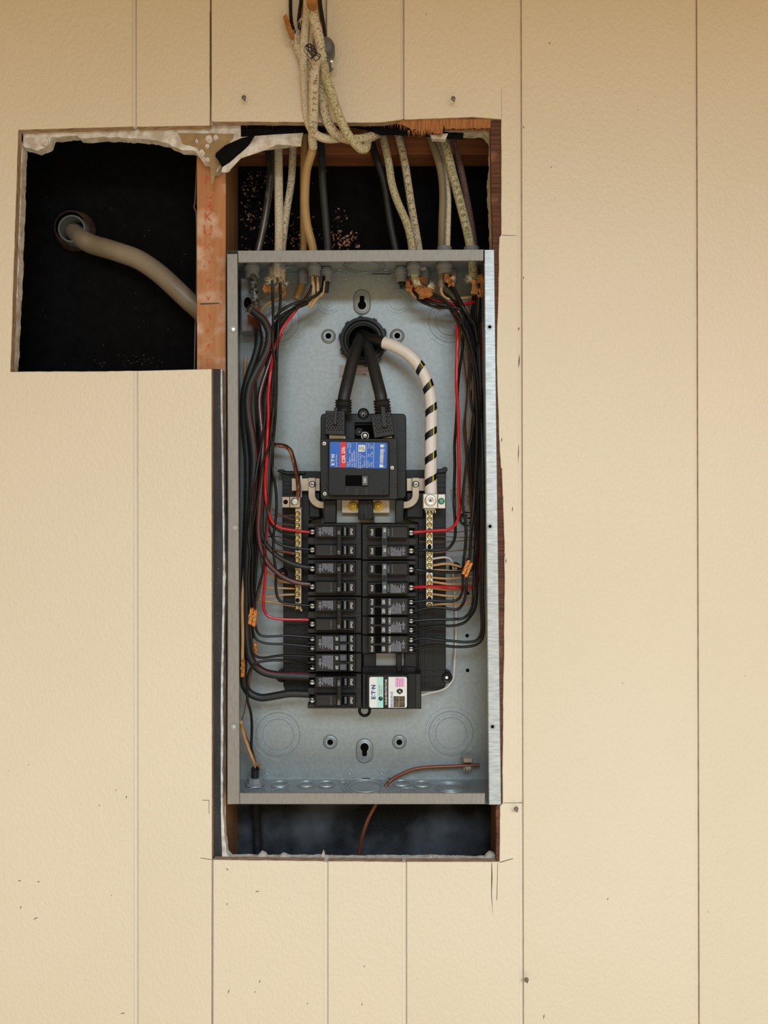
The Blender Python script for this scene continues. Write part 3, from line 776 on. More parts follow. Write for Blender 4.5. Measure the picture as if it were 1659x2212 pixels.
for (u0, u1, vs_) in ((612, 664, [1030 + 9 * i for i in range(5)]), (937, 963, [1030 + 11 * i for i in range(7)]), (905, 962, (1117, 1138, 1180, 1343, 1360, 1375, 1450, 1463, 1477)), (613, 668, (1341, 1351, 1362, 1378, 1392, 1424, 1437, 1455, 1473))):
    for v in vs_:
        m = MB().m(blk2 if v > 1100 else blkm); m.bx(u0 + 1, v - .9, u1 - 1, v + .9, yb - .0014, yb + .001); m.build('rib', parent=base)
for (u, v0, v1) in ((910, 1125, 1490), (919, 1320, 1490), (937, 1320, 1490), (638, 1320, 1490), (656, 1100, 1490), (665, 1060, 1120), (906, 1060, 1125), (920, 1030, 1066)):
    m = MB().m(blk2); m.bx(u - .9, v0, u + .9, v1, yb - .0014, yb + .001); m.build('rib', parent=base)
for q_ in ((668, 1064, 691, 1118), (878.5, 1064, 915, 1118)):
    m = MB().m(blkm); m.bx(*q_, yb - .008, yb, .001); m.build('shoulder', parent=base)
# centre spine under the breakers + grey panel and bus plates below the main breaker
m = MB().m(blkm); m.bx(668, 1131, 904, 1530, .0668, .0738, .001); m.build('spine', parent=base)
m = MB().m(busgrey); m.bx(724, 1080, 856, 1118, .064, .068); m.bx(717, 1116, 864, 1129, .060, .066); m.build('grey_panel', parent=base, label='grey bus panel below the main breaker')
for (u0, u1, ub) in ((738, 775, 763), (805, 842, 816.5)):
    m = MB().m(tanmetal); m.bx(u0, 1080, u1, 1108.5, .052, .056, .0006); q = m.build('bus_plate', parent=base, label='tin plated bus plate')
    m = MB().m(brass); s = S(.05)
    m.lathe(ub, 1093, .05, [(.0005, .0435), (3.5 * s, .0437), (4.2 * s, .045), (4.4 * s, .0475), (7.5 * s, .0477), (8.2 * s, .0485), (8.3 * s, .050), (11 * s, .0503), (11.3 * s, .0518)], 18)
    m.build('brass_bolt', parent=q, smooth=True)
for (u0, u1) in ((699, 726), (854, 872)):
    m = MB().m(blkm); m.bx(u0, 1080, u1, 1130, .042, .073, .001); m.build('side_wall', parent=base)
m = MB().m(blkm); m.bx(774, 1080, 806, 1122, .040, .073, .001); m.bx(780, 1081, 783, 1121, .037, .041); m.bx(796, 1081, 799, 1121, .037, .041); m.bx(803, 1116, 809, 1129, .044, .07)
m.ring(783, 1114, .0385, 4 * S(.04), 1.2 * S(.04), 20, 6)
m.build('bus_divider', parent=base)
m = MB().m(tanmetal); m.plate([(867.5, 1088), (871, 1086), (871, 1130), (867.5, 1130)], .043, .07); m.build('side_tab', parent=base)
# neutral straps: horizontal band, upright and the bend towards the bus
def strap(mirror, u0, u1, us, uend, vend):
    m = MB().m(tanmetal); m.bx(u0, 1033, u1, 1060.5, .060, .0625, .0005); q = m.build('neutral_strap', parent=base, label='tan plated neutral strap')
    w = 7.4; pts = []
    d = 1 if uend > us else -1
    cen = [(us, 1032), (us, 1070)] + [(us + d * (24 * (1 - math.cos(t))), 1070 + 21 * math.sin(t)) for t in [math.pi / 2 * k / 6 for k in range(1, 7)]] + [(uend, vend)]
    a_, b_ = [], []
    for i, c in enumerate(cen):
        p, n = cen[max(i-1, 0)], cen[min(i+1, len(cen)-1)]
        tx, ty = n[0]-p[0], n[1]-p[1]; l = math.hypot(tx, ty)
        a_.append((c[0] - ty / l * w, c[1] + tx / l * w)); b_.append((c[0] + ty / l * w, c[1] - tx / l * w))
    m = MB().m(tanmetal); m.plate(a_ + b_[::-1], .0545, .0575, .0005); m.build('strap_arm', parent=q)
    m = MB().m(steel); s = S(.054); m.lathe(us + (1 if d > 0 else 0), 1046, .054, [(.0004, .0505), (4.5 * s, .0507), (6.2 * s, .0515), (7.3 * s, .0535), (8 * s, .0545)], 18)
    m.m(greyd); m.bx(us - 2.4, 1045, us + 4, 1047, .0502, .0506); m.bx(us - .2, 1042.6, us + 1.8, 1049.4, .0502, .0506)
    m.build('strap_screw', parent=q, smooth=True)
strap(False, 630, 691, 673.5, 703, 1091); strap(True, 878.5, 944, 898, 871, 1091)
m = MB().m(steel); m.bx(648.5, 1028, 652, 1074, .058, .062); m.build('thin_rail', parent=base); m = MB().m(steel); m.bx(649, 1096, 652.5, 1320, .064, .066); m.build('thin_rail', parent=base)
m = MB().m(blkm); m.ring(787.5, 1535, .070, 11 * S(.07), 3.2 * S(.07), 28, 8); m.build('fixing_loop', parent=base, smooth=True)
m = MB().m(busgrey); m.bx(811, 1410, 857, 1437, .058, .062); m.build('bus_blade', parent=base, label='pale bus metal in the empty slot')
m = MB().m(busgrey); m.bx(868, 1408, 873, 1440, .056, .06); m.build('bus_blade', parent=base)
m = MB().m(blkm); m.bx(784, 1411, 812, 1452, .050, .0665, .001); m.bx(856, 1411, 868, 1452, .046, .062, .001); m.bx(873, 1411, 900, 1452, .050, .062, .001); m.build('slot_post', parent=base)

# terminal bars
def terminal_bar(name, label, u0, u1, v0, v1, screws, empties, us, yb=.052):
    e = empty(name, P((u0+u1)/2, v1, yb), label, 'terminal bar')
    m = MB().m(alum if us > 800 else tanmetal); m.bx(u0, v0, u1, v1, yb, yb + .010, .0006); m.build('bar', parent=e)
    s = S(yb)
    for v in screws:
        m = MB().m(hole); m.lathe(us, v, yb, [(.0003, yb - .0001), (5.6 * s, yb - .00015)], 16, caps=False)
        m.m(brass); r = 4.7 * s
        m.lathe(us, v, yb, [(.0003, yb - .0016), (r * .42, yb - .0017), (r * .5, yb - .0010), (r * .85, yb - .0012), (r, yb - .0004), (r, yb + .001)], 16)
        m.m(greyd); m.bx(us - 2.3, v - .5, us + 2.3, v + .5, yb - .00175, yb - .0014)
        m.build('terminal_screw', parent=e, smooth=True)
    for v in empties:
        m = MB().m(hole); m.lathe(us, v, yb, [(.0003, yb - .0002), (4.6 * s, yb - .0001)], 16, caps=False); m.build('empty_hole', parent=e)
    return e
nb = terminal_bar('terminal_bar', 'left terminal bar with brass screws beside the left breakers', 637.5, 651, 1097, 1317,
             (1109.7, 1122, 1135, 1148, 1160, 1172.6, 1198, 1209.5, 1222.5, 1235, 1247.5, 1259.5, 1272, 1284, 1311), (1185, 1296.7), 642.8)
gb = terminal_bar('terminal_bar', 'right terminal bar with brass screws beside the right breakers', 920.5, 935, 1098, 1310,
             (1108.5, 1120.8, 1133.5, 1146, 1158, 1171, 1196, 1208, 1221, 1233, 1246, 1259, 1271, 1283.6, 1308), (1181, 1294), 927.8)
lug = empty('terminal_lug', P(628, 1098, .05), 'tan two-hole lug under the braided copper conductor', 'lug')
m = MB().m(tanmetal); m.bx(609, 1073, 625.5, 1096.5, .046, .062, .0006); m.bx(626, 1073, 648, 1096.5, .045, .062, .0006); m.build('lug_body', parent=lug)
m = MB().m(hole); m.lathe(617, 1084.3, .046, [(.0003, .0457), (5 * S(.046), .0458)], 18, caps=False); m.build('lug_hole', parent=lug)
m = MB().m(steel); s = S(.045); m.lathe(637, 1084, .045, [(.0004, .0425), (4 * s, .0426), (4.6 * s, .0438), (6.5 * s, .043), (7.6 * s, .0438), (9.3 * s, .0445), (9.6 * s, .0455)], 20); m.build('lug_screw', parent=lug, smooth=True)
lug = empty('terminal_lug', P(938, 1100, .05), 'large aluminium lug clamping the white-taped cable, with green screw', 'lug')
m = MB().m(alum); m.bx(914, 1066.5, 945.5, 1098.5, .036, .060, .001); m.build('lug_body', parent=lug)
m = MB().m(alum); m.bx(946, 1067.5, 962, 1098.3, .040, .056, .0006); m.build('lug_plate', parent=lug)
m = MB().m(steel); s = S(.036); m.lathe(929.8, 1081, .036, [(.0004, .0355), (5.5 * s, .0355), (6 * s, .034), (10.5 * s, .0335), (12 * s, .034), (12.8 * s, .0352), (12.8 * s, .038)], 28)
m.m(greyd); m.lathe(929.8, 1081, .0354, [(.0003, .0350), (3 * s, .0351)], 6, caps=False); m.build('lug_screw', parent=lug, smooth=True)
m = MB().m(greenm); s = S(.039); m.lathe(953.5, 1082.5, .039, [(.0004, .0378), (5 * s, .0378), (7 * s, .0388), (7.2 * s, .040)], 20); m.m(labelw); m.ring(953.5, 1082.5, .0377, 2.6 * s, .5 * s, 14, 4); m.build('green_screw', parent=lug, smooth=True, label='green painted bonding screw')
m = MB().m(steel); m.bx(917, 1099, 941, 1103, .046, .056, .0006)
for u in (919, 926, 934, 939): m.bx(u, 1103, u + 3, 1108, .044, .050, .0004)
m.build('clamp_teeth', parent=lug)

# ================================================================ MAIN BREAKER
mb = empty('main_breaker', P(785, 1080, .05), 'large black main breaker with blue and red label above the small breakers', 'circuit breaker')
s0 = .050
m = MB().m(blkm)
m.plate([(699, 893.5), (766, 893.5), (800, 893.5), (871, 893.5), (876, 897), (877.5, 903), (877.5, 1070), (872, 1078), (700, 1078), (692.5, 1070), (692.5, 902), (694.5, 896)], s0, .0735, .0012)
m.build('base_plate', parent=mb)
m = MB().m(blkm); m.lathe(785, 893.5, s0, [(5 * S(s0), s0 - .002), (9 * S(s0), s0 - .003), (12 * S(s0), s0 - .002), (12.5 * S(s0), s0 + .01)], 28); q = m.build('top_boss', parent=mb, smooth=True)
m = MB().m(steel); s = S(.046); m.lathe(785, 895, .046, [(3 * s, .0455), (3.3 * s, .0445), (5.5 * s, .0435), (7 * s, .0445), (8 * s, .047)], 22); m.m(hole); m.bx(783, 893, 787, 897, .0434, .0452); m.build('boss_screw', parent=q, smooth=True)
for (a, b, c, d) in ((860, 929, 876, 930), (860, 966.5, 876, 967.5), (862, 1016, 877, 1017), (764, 916, 812, 917), (763, 916, 764.3, 948), (812, 916, 813, 948), (859, 903, 860.5, 946)):
    m = MB().m(blk2); m.bx(a, b, c, d, s0 - .001, s0 + .001); m.build('rib', parent=mb)
m = MB().m(hole); m.bx(766, 912, 810, 948, s0 - .0004, s0 + .001); m.build('dark_well', parent=mb)
for (u, v, r) in ((775.5, 933, 7.0), (788.5, 941.5, 7.8)):
    m = MB().m(greyd if r < 7.5 else alum); s = S(.045); m.ring(u, v, .046, r * s, 1.1 * s, 24, 6); m.lathe(u, v, .046, [(.0003, .0455), (r * .55 * s, .046), (r * .7 * s, .049)], 16, caps=False); m.build('well_screw', parent=mb, smooth=True)
# body (the moulded case)
yb1, yb2 = .020, .012
m = MB().m(blkm); m.plate([(691.5, 948), (858, 947), (859.5, 1070), (857, 1077.5), (850, 1079), (697, 1079), (692.5, 1075)], yb1, .050, .0010); m.build('case', parent=mb)
m = MB().m(blkm); m.plate([(711, 952.5), (838, 952.5), (841, 955), (841, 1066), (838, 1070.5), (713, 1070.5), (709, 1066), (709, 956)], yb2, yb1 + .001, .0010); m.build('raised_cover', parent=mb)
for q_ in ((841.4, 1009, 858, 1078, yb1 - .0012, yb1, .0004), (692.6, 1002, 708, 1003, yb1 - .0006, yb1 + .0003)):
    m = MB().m(blk2); m.bx(*q_); m.build('cover_step', parent=mb)
for (u, v) in ((700.5, 958), (701.5, 1066.5), (847, 1010.5)):
    m = MB().m(alum); s = S(.018); y = yb1 - .0012 if u > 800 else yb1
    m.lathe(u, v, .018, [(.0003, y - .0016), (3.6 * s, y - .0015), (4.6 * s, y - .0006), (4.7 * s, y + .001)], 18)
    m.m(greyd); m.bx(u - 2.4, v - .6, u + 2.4, v + .6, y - .0018, y - .0014); m.bx(u - .6, v - 2.4, u + .6, v + 2.4, y - .0018, y - .0014); m.build('case_screw', parent=mb, smooth=True)
for (u, v) in ((850, 973.5), (851, 1049.5), (701.5, 1052.5), (827.5, 1062)):
    m = MB().m(blk2); y = yb1 if (u < 800 or u > 840) else yb2
    if u > 840: y -= .0012 if v > 1009 else 0
    m.ring(u, v, y, (5 if u != 827.5 else 2.4) * S(.018), .5 * S(.018), 22, 5); m.build('filled_recess', parent=mb, smooth=True)
# label
yl = yb2 - .0006
def rrect(m, pts, y0, y1): m.plate(pts, y0, y1)
lb = MB().m(blue); lb.plate([(714.5, 954), (834, 956.6), (836.6, 959), (835.5, 1010), (833.5, 1012), (713.5, 1009.5), (712.3, 1007.5), (712.7, 956)], yl, yb2 + .0002)
labo = lb.build('blue_label', parent=mb, label='blue and red rating label')
q = MB().m(redl); q.plate([(735, 954.4), (748.3, 954.8), (746.8, 1010.2), (733.9, 1009.9)], yl - .0002, yl + .0002); q.build('red_band', parent=labo)
q = MB().m(white); yt = yl - .0004
for ch_, v_ in (('E', 1003), ('T', 994.2), ('N', 984.8)): q.text(ch_, 718.8, v_, yt, 6.8, CCW + .02, bold=.04)
q.bx(716.6, 997.6, 718.0, 999.0, yt, yt + .0001); q.bx(720.4, 997.6, 721.8, 999.0, yt, yt + .0001); q.bx(718, 988.9, 719.6, 990.3, yt, yt + .0001)
q.text('Circuit Breaker', 726.3, 995, yt, 3.2, CCW + .02)
q.text('CSR 25k', 741.8, 983, yt, 7.2, CCW + .02, bold=.025)
for (tx, u, v, h) in (('200 A', 751, 1003, 3.4), ('120/240 V~    60Hz', 755.6, 988.5, 3.4), ('Cat. CSR2200N', 760.6, 993.5, 3.4), ('Style 7803C67G03', 765.3, 991, 3.4), ('2 Pole', 752, 962.5, 3.4), ('40°C', 757, 962, 3.4),
                      ('Interrupting Capacity', 773.5, 994, 3), ('RMS Sym. Amperes', 778, 995.5, 3), ('Volt              kA', 782.6, 997, 3), ('120/240 ~  25', 787, 997, 3),
                      ('Terminal', 794.3, 1002.5, 3), ('Wire', 798.5, 1004, 3), ('CU/AL', 803, 1003, 3), ('Max', 795.3, 983.5, 3), ('Size', 799.5, 983.5, 3), ('2 - 300', 803.6, 982, 3),
                      ('Torque', 796, 963, 3), ('Lb. In.', 800, 964, 3), ('250', 804, 966, 3)):
    q.text(tx, u, v, yt, h, CCW + .02)
for (u, v0, v1) in ((770.3, 955.5, 1010.8), (792, 956, 1011), (807.6, 956.4, 1011)):
    q.plate([(u - .3, v0), (u + .3, v0), (u - .5, v1), (u - 1.1, v1)], yt, yt + .0002)
q.plate([(774.5, 961), (787, 961.2), (789.3, 963), (789, 974), (787, 976), (775, 975.6), (773.8, 974)], yt, yt + .0002)
v = 960.3
rnd = random.Random(3)
q.plate([(821.6, 960.2), (829, 960.4), (828.9, 966.5), (821.5, 966.3)], yt, yt + .0002); q.plate([(820, 1003.4), (827.4, 1003.6), (827.2, 1009.6), (819.9, 1009.4)], yt, yt + .0002)
v = 969.5
while v < 1002:
    w = rnd.choice((.5, .8, 1.2)); o_ = -(v - 966) * .035
    q.plate([(821.6 + o_, v), (829 + o_, v), (829 + o_, v + w), (821.6 + o_, v + w)], yt, yt + .0002); v += w + rnd.choice((.5, .8))
q.text('24V', 830.7, 962.5, yt, 2.2, CCW); q.text('1872', 830.4, 973, yt, 2.2, CCW); q.text('001', 829, 1008, yt, 2.2, CCW)
q.build('lettering', parent=labo)
q = MB().m(darktext)
for i, (u, a, b) in enumerate(((776.5, 964, 973), (778.4, 966, 972), (780.3, 963, 970), (782.2, 966, 974), (784.2, 964, 969), (786, 965, 974))): q.bx(u - .35, a, u + .35, b, yt - .0002, yt)
q.ring(785.8, 972, yt - .0001, 1.5 * S(.01), .3 * S(.01), 12, 4); q.build('approval_print', parent=labo)
# handle
m = MB().m(hole); m.bx(746, 1026.5, 795.5, 1050, yb2 - .0003, yb2 + .0002); m.build('handle_recess', parent=mb)
m = MB().m(greyd); m.bx(782, 1027.3, 794.8, 1048.8, yb2 - .005, yb2, .0006); hd = m.build('handle', parent=mb, label='grey toggle marked 200')
m = MB().m(white); m.text('200', 788, 1038, yb2 - .0053, 5.6, CCW, bold=.01); m.build('lettering', parent=hd)
m = MB().m(verydim); m.text('ON-', 749.5, 1060, yb2 - .0003, 5.6, CCW); m.text('TRIP-', 771, 1061, yb2 - .0003, 5.6, CCW); m.text('OFF-', 792, 1060.5, yb2 - .0003, 5.6, CCW); m.build('moulded_lettering', parent=mb)
for q_ in ((711, 939, 746, 948, .030), (824, 941, 847, 947, .034)):
    m = MB().m(alum); m.bx(*q_, .046, .0005); m.build('line_lug', parent=mb)

# perforated lug covers with ribbed boots
def lug_cover(label, corners, boot, holes_uv, rib):
    e = empty('lug_cover', P(sum(c[0] for c in corners) / 4, max(c[1] for c in corners), .03), label, 'cable boot')
    m = MB().m(greyd); m.mats[0] = blk2; m.plate(corners, .016, .046, .0009); b = m.build('cover_block', parent=e)
    m = MB().m(hole)
    for (u, v) in holes_uv:
        m.lathe(u, v, .016, [(.0002, .0157), (1.5 * S(.016), .0158)], 8, caps=False)
    m.build('perforations', parent=b, kind='stuff')
    m = MB().m(blk2); m.plate(rib, .011, .020, .0008); m.build('stem', parent=e)
    (ua, va), (ub, vb) = boot
    n = 22; pts = [P(ua + (ub-ua)*i/n, va + (vb-va)*i/n, .030 + .002 * i / n) for i in range(n + 1)]
    rs = [(17.5 + 1.6 * math.cos(i * math.pi * 2 / 4.4)) * S(.03) for i in range(n + 1)]
    m = MB().m(blk2); m.tube(pts, rs, 24); m.build('ribbed_boot', parent=e, smooth=True)
hl = []
for r, v in enumerate(range(894, 934, 5)):
    for k in range(6):
        u = 706.5 + k * 6 + (3 if r % 2 else 0)
        if 718 < u < 727 and v < 918: continue
        if u < 744: hl.append((u, v))
lug_cover('left perforated black lug cover with ribbed boot on the main breaker', [(703, 887), (744.5, 888), (745, 939.5), (702, 938)], ((742, 864), (742, 893)), hl, [(722, 880), (730, 880), (727, 918), (719, 916)])
hr = []
for r, v in enumerate(range(900, 940, 5)):
    for k in range(6):
        u = 807 + k * 6 + (3 if r % 2 else 0) + (v - 900) * .16
        if 821 < u < 833 and v < 922: continue
        if u < 848 + (v - 900) * .1: hr.append((u, v - k * 1.1))
lug_cover('right tilted perforated black lug cover with ribbed boot on the main breaker', [(801, 897), (843.5, 888.5), (852, 939), (808.5, 946.5)], ((824, 864), (828, 896)), hr, [(822, 878), (832, 878), (836, 922), (826, 923)])

# ================================================================ SMALL BREAKERS
def breaker(label, side, vc, H, amps, tandem=False, name='circuit_breaker'):
    sg = -1 if side == 'L' else 1
    cu = 781.5
    e = empty(name, P(cu + sg * 60, vc + H / 2, .05), label, 'circuit breaker')
    def U(a): return cu + sg * a
    def V(b): return vc + (b if side == 'L' else -b)
    def R(m, a0, b0, a1, b1, y0, y1, bev=0.0):
        u0, u1 = sorted((U(a0), U(a1))); v0, v1 = sorted((V(b0), V(b1))); return m.bx(u0, v0, u1, v1, y0, y1, bev)
    rot = CW if side == 'L' else CCW
    h = H / 2 - .6
    m = MB().m(blk2); R(m, 1, -h, 102, h, .040, .066, .0006)
    if not tandem:
        for b0, b1 in ((-h, -h + 9), (-7, 7), (h - 9, h)): R(m, 101, b0, 117, b1, .042, .066, .0006)
        R(m, 101, -h, 112, h, .058, .066)
    else:
        for b0, b1 in ((-h, -h + 3), (-2, 2), (h - 3, h)): R(m, 101, b0, 117, b1, .044, .066, .0005)
        R(m, 101, -h, 112, h, .058, .066)
    m.build('body', parent=e)
    # ridge lines that run the length of the lower body
    m = MB().m(blk2)
    for b in ((-h + 3, h - 3) if tandem else (-h + 3, -4, 4, h - 3)): R(m, 2, b - .6, 100, b + .6, .0392, .0404)
    m.build('ridge', parent=e)
    pol = [(-15.5, 15.5)] if tandem else [(-h + 5, -7.5), (7.5, h - 5)]
    if tandem: pol = [(-h + 1, h - 1)]
    yf = .027
    for i, (b0, b1) in enumerate(pol):
        m = MB().m(blk); R(m, 13, b0, 100.5, b1, yf, .041, .0009)
        f = m.build('face', parent=e)
        m = MB().m(blk2); R(m, 62, b0 + 1.5, 98, b1 - 1.5, yf - .0003, yf + .0004, .0002)
        if not tandem: R(m, 71, (b1 if i == 0 else b0) - 3, 82, (b1 if i == 0 else b0) + 3, yf - .0002, yf + .001) if False else None
        m.build('face_panel', parent=f)
    cen = ([-h / 2, h / 2] if tandem else [(-h + 5 - 7.5) / 2, (h - 5 + 7.5) / 2])
    fp = MB().m(labelw)
    if tandem:
        for b in cen:
            m = MB().m(hole); R(m, 28.5, b - 7.6, 50 if side == 'R' else 49, b + 7.6, yf - .0005, yf + .0005); m.build('handle_slot', parent=e)
            m = MB().m(slate)
            if side == 'L': R(m, 33, b - 6.8, 48, b + 6.8, yf - .0055, yf, .0012)
            else: R(m, 42, b - 7.2, 51, b + 7.2, yf - .0045, yf, .0008)
            hd = m.build('toggle', parent=e)
            fp.text(amps, U(53.5 if side == 'L' else 47), V(b), (yf - .0006) if side == 'L' else (yf - .0049), 6.0, rot, bold=.01)
            fp.text('On/I', U(22), V(b), yf - .0004, 5.2, rot, bold=.012)
            fp.text('Off/O', U(60), V(b), yf - .0005, 4.6, rot) if side == 'R' else None
    else:
        for b in cen:
            m = MB().m(hole); R(m, 29, b - 9.5, 45, b + 9.5, yf - .0004, yf + .0005); sl = m.build('handle_slot', parent=e)
            if side == 'L' and amps != '100':  # grey strip stands for the reflection on the left handles
                m = MB().m(slot); R(m, 34, b - 8.8, 39, b + 8.8, yf - .0018, yf, .0012); m.build('slot_reflection', parent=sl)
            elif side == 'L':
                m = MB().m(slate); R(m, 32, b - 8.0, 38, b + 8.0, yf - .0010, yf, .0008); m.build('slot_reflection', parent=sl)
            fp.text('On/I', U(22), V(b), yf - .0004, 5.4, rot, bold=.012)
        m = MB().m(slate if side == 'R' else blk); R(m, 43.5, cen[0] - 12, 54, cen[1] + 12, yf - .007, yf, .0010)
        tb = m.build('handle_tie', parent=e, label='tie bar joining both handles')
        m = MB().m(blk)
        R(m, 45, -7.5, 52.5, 7.5, yf - .0074, yf - .0065, .0003); m.build('tie_recess', parent=tb)
        m = MB().m(labelw if side == 'R' else dimwhite)
        for b in cen: m.text(amps, U(49.5), V(b + (2 if b < 0 else 4)), yf - .0073, 6.0, rot, bold=.01)
        m.build('lettering', parent=tb)
        q = MB().m(dimwhite if side == 'R' else verydim)
        for b in cen: q.text('Off/O', U(57.5), V(b), yf - .0006, 4.6, rot)
        q.m(dimwhite); q.text('Common Trip', U(66), V(cen[1 if side == 'L' else 1]), yf - .0006, 2.2, rot)
        q.build('faint_lettering', parent=e)
    # rating print: short broken rows, too small to read in the photograph
    bb = 0 if tandem else cen[0]
    half = (h - 5) if tandem else 9.5
    rnd = random.Random(int(vc))
    fp.m(lavprint)
    for i, a in enumerate((62.5, 65.5, 68.5, 71.5, 74.5, 77.5, 80.5, 83.5)):
        if not tandem and side == 'R' and a < 61: continue
        b = bb - half + (0 if i else 0)
        end = bb + half - (0, 1, 3, 2, 6, 4, 8, 2)[i]
        if side == 'R' and tandem: b, end = bb - half, bb + half * (.0, .2, .5, .1, .6, .4, .5, .2)[i]
        while b < end:
            l = rnd.uniform(.7, 2.6); R(fp, a, b, a + 1.3, min(b + l, end), yf - .0007, yf - .0006); b += l + rnd.uniform(.5, .9)
    q = fp
    q.m(lavprint)
    for db in (-6, 1.5):
        q.ring(U(90), V(bb + db + (0 if tandem else 1)), yf - .0007, (2.2 if db < 0 else 2.9) * S(yf), .55 * S(yf), 16, 4)
    R(q, 89.6, bb + 5.5, 90.4, bb + 10, yf - .0007, yf - .0006)
    R(q, 89.4, bb + .4, 90.6, bb + 2.6, yf - .0007, yf - .0006)
    q.build('lettering', parent=e)
    # terminals
    for b in ([-h / 2, h / 2] if tandem else [-19.5, 19.5]):
        m = MB().m(hole); R(m, 102, b - (7 if tandem else 10), 113, b + (7 if tandem else 10), .0565, .058); m.build('terminal_well', parent=e)
        m = MB().m(steel); s = S(.05); u, v = U(106.5), V(b)
        r = (6.0 if tandem else 6.6) * s
        m.lathe(u, v, .050, [(.0004, .0475), (r * .45, .0475), (r * .5, .0490), (r * .62, .0490), (r * .75, .0472), (r, .0485), (r, .056)], 18)
        m.m(hole); m.bx(u - r / s * .9, v - .9, u + r / s * .9, v + .9, .0470, .0476)
        m.build('terminal_screw', parent=e, smooth=True)
    return e
breaker('double 30 breaker at the top of the left column', 'L', 1168.5, 77, '30')
breaker('double 50 breaker, second from the top in the left column', 'L', 1248, 79, '50')
breaker('double 30 breaker in the middle of the left column, third down', 'L', 1328.5, 79, '30')
breaker('black 20/20 twin breaker directly below the left column double breakers', 'L', 1389.5, 40, '20', True)
breaker('black 20/20 twin breaker just above the bottom double 100 breaker', 'L', 1431.5, 41.5, '20', True)
breaker('double 100 breaker at the bottom of the left column', 'L', 1493, 76, '100')
breaker('double 30 breaker at the top of the right column with slate tie bar', 'R', 1170.5, 78, '30')
breaker('double 30 breaker, second from the top in the right column', 'R', 1250, 79, '30')
breaker('right column 20/20 twin breaker, uppermost of the three', 'R', 1310.5, 40.5, '20', True)
breaker('right column 20/20 twin breaker, middle of the three', 'R', 1351, 40.5, '20', True)
breaker('right column 20/20 twin breaker, lowest of the three above the empty slot', 'R', 1392, 40.5, '20', True)

# ================================================================ SURGE PROTECTOR
sp = empty('surge_protector', P(845, 1531, .05), 'black surge protector with white, teal and pink label at the bottom right', 'surge protector')
m = MB().m(blk); m.bx(782, 1440, 897, 1455, .048, .066, .001); m.build('rear_shelf', parent=sp)
m = MB().m(blk); m.bx(782, 1455, 910, 1531.5, .038, .066, .001); m.build('body', parent=sp)
m = MB().m(blk); m.bx(792, 1457, 881, 1531, .024, .040, .001); m.build('raised_face', parent=sp)
for q_ in ((898, 1456, 909, 1530), (784, 1456, 790, 1530)):
    m = MB().m(blk2); m.bx(*q_, .0365, .04, .0005); m.build('side_step', parent=sp)
def rr(u0, v0, u1, v1, r):
    out = []
    for (cx, cy, a0) in ((u1 - r, v0 + r, -90), (u1 - r, v1 - r, 0), (u0 + r, v1 - r, 90), (u0 + r, v0 + r, 180)):
        for k in range(5):
            a = math.radians(a0 + 22.5 * k); out.append((cx + r * math.cos(a), cy + r * math.sin(a)))
    return out
y = .0236
m = MB().m(labelw); m.plate(rr(797.8, 1462.3, 879, 1528.8, 4), y, .0242); lb = m.build('label', parent=sp, label='white label with teal band and black title strip')
m = MB().m(teal); m.bx(814.5, 1463.0, 828, 1528.2, y - .0002, y); m.m(blk); m.bx(828, 1462.4, 839, 1528.8, y - .00025, y); m.m(pinkl); m.bx(853.5, 1464.5, 873.5, 1484, y - .0002, y); m.m(holo); m.bx(850, 1504, 874.5, 1528, y - .0002, y); m.build('label_bands', parent=lb)
yt = y - .0005
m = MB().m(bluetext)
for ch_, v_ in (('E', 1507.5), ('T', 1496), ('N', 1484)): m.text(ch_, 806.4, v_, yt, 8.6, CCW, bold=.045)
m.bx(803.4, 1500.6, 805.2, 1502.4, yt, yt + .0001); m.bx(808.4, 1500.6, 810.2, 1502.4, yt, yt + .0001); m.bx(805.6, 1489.4, 807.6, 1491.4, yt, yt + .0001)
m.text('BRNSURGE', 846, 1511, yt, 5.0, CCW, bold=.0)
m.m(white); m.text('SURGE PROTECTOR', 833.8, 1495, yt, 4.4, CCW, bold=.01)
m.m(magenta); m.text('PROTECTED', 819.6, 1491, yt, 2.9, CCW); m.text('WHEN LIT', 824, 1491, yt, 2.9, CCW)
for (t_, u) in (('TYPE 2 SPD', 858.5), ('AC Power', 863.5), ('Protector', 868.5)): m.text(t_, u, 1474, yt, 3.0, CCW)
m.m(blkm); m.plate([(857, 1490), (863.5, 1487.5), (870, 1490), (870, 1495.5), (863.5, 1500), (857, 1495.5)], yt, yt + .0002)
m.m(white); m.plate([(861, 1491.5), (865, 1492.5), (864.6, 1494.4), (867.4, 1496), (862.3, 1495), (862.8, 1493.2)], yt - .0002, yt)
m.m(tanmetal); m.ring(857, 1523, yt - .0001, 4 * S(y), .7 * S(y), 20, 4); m.ring(857, 1523, yt - .0001, 1.6 * S(y), .5 * S(y), 14, 4); m.bx(861.6, 1505, 862.4, 1527, yt, yt + .0001); m.bx(851, 1515.4, 873.6, 1516, yt, yt + .0001)
m.build('lettering', parent=lb)
m = MB().m(mat('dark_green_lens', '0c3a34', 0.1)); m.lathe(822.3, 1509, y, [(.0003, y - .001), (4.2 * S(y), y - .0006), (5 * S(y), y - .0001)], 20, caps=False); m.build('indicator_lens', parent=sp, smooth=True)

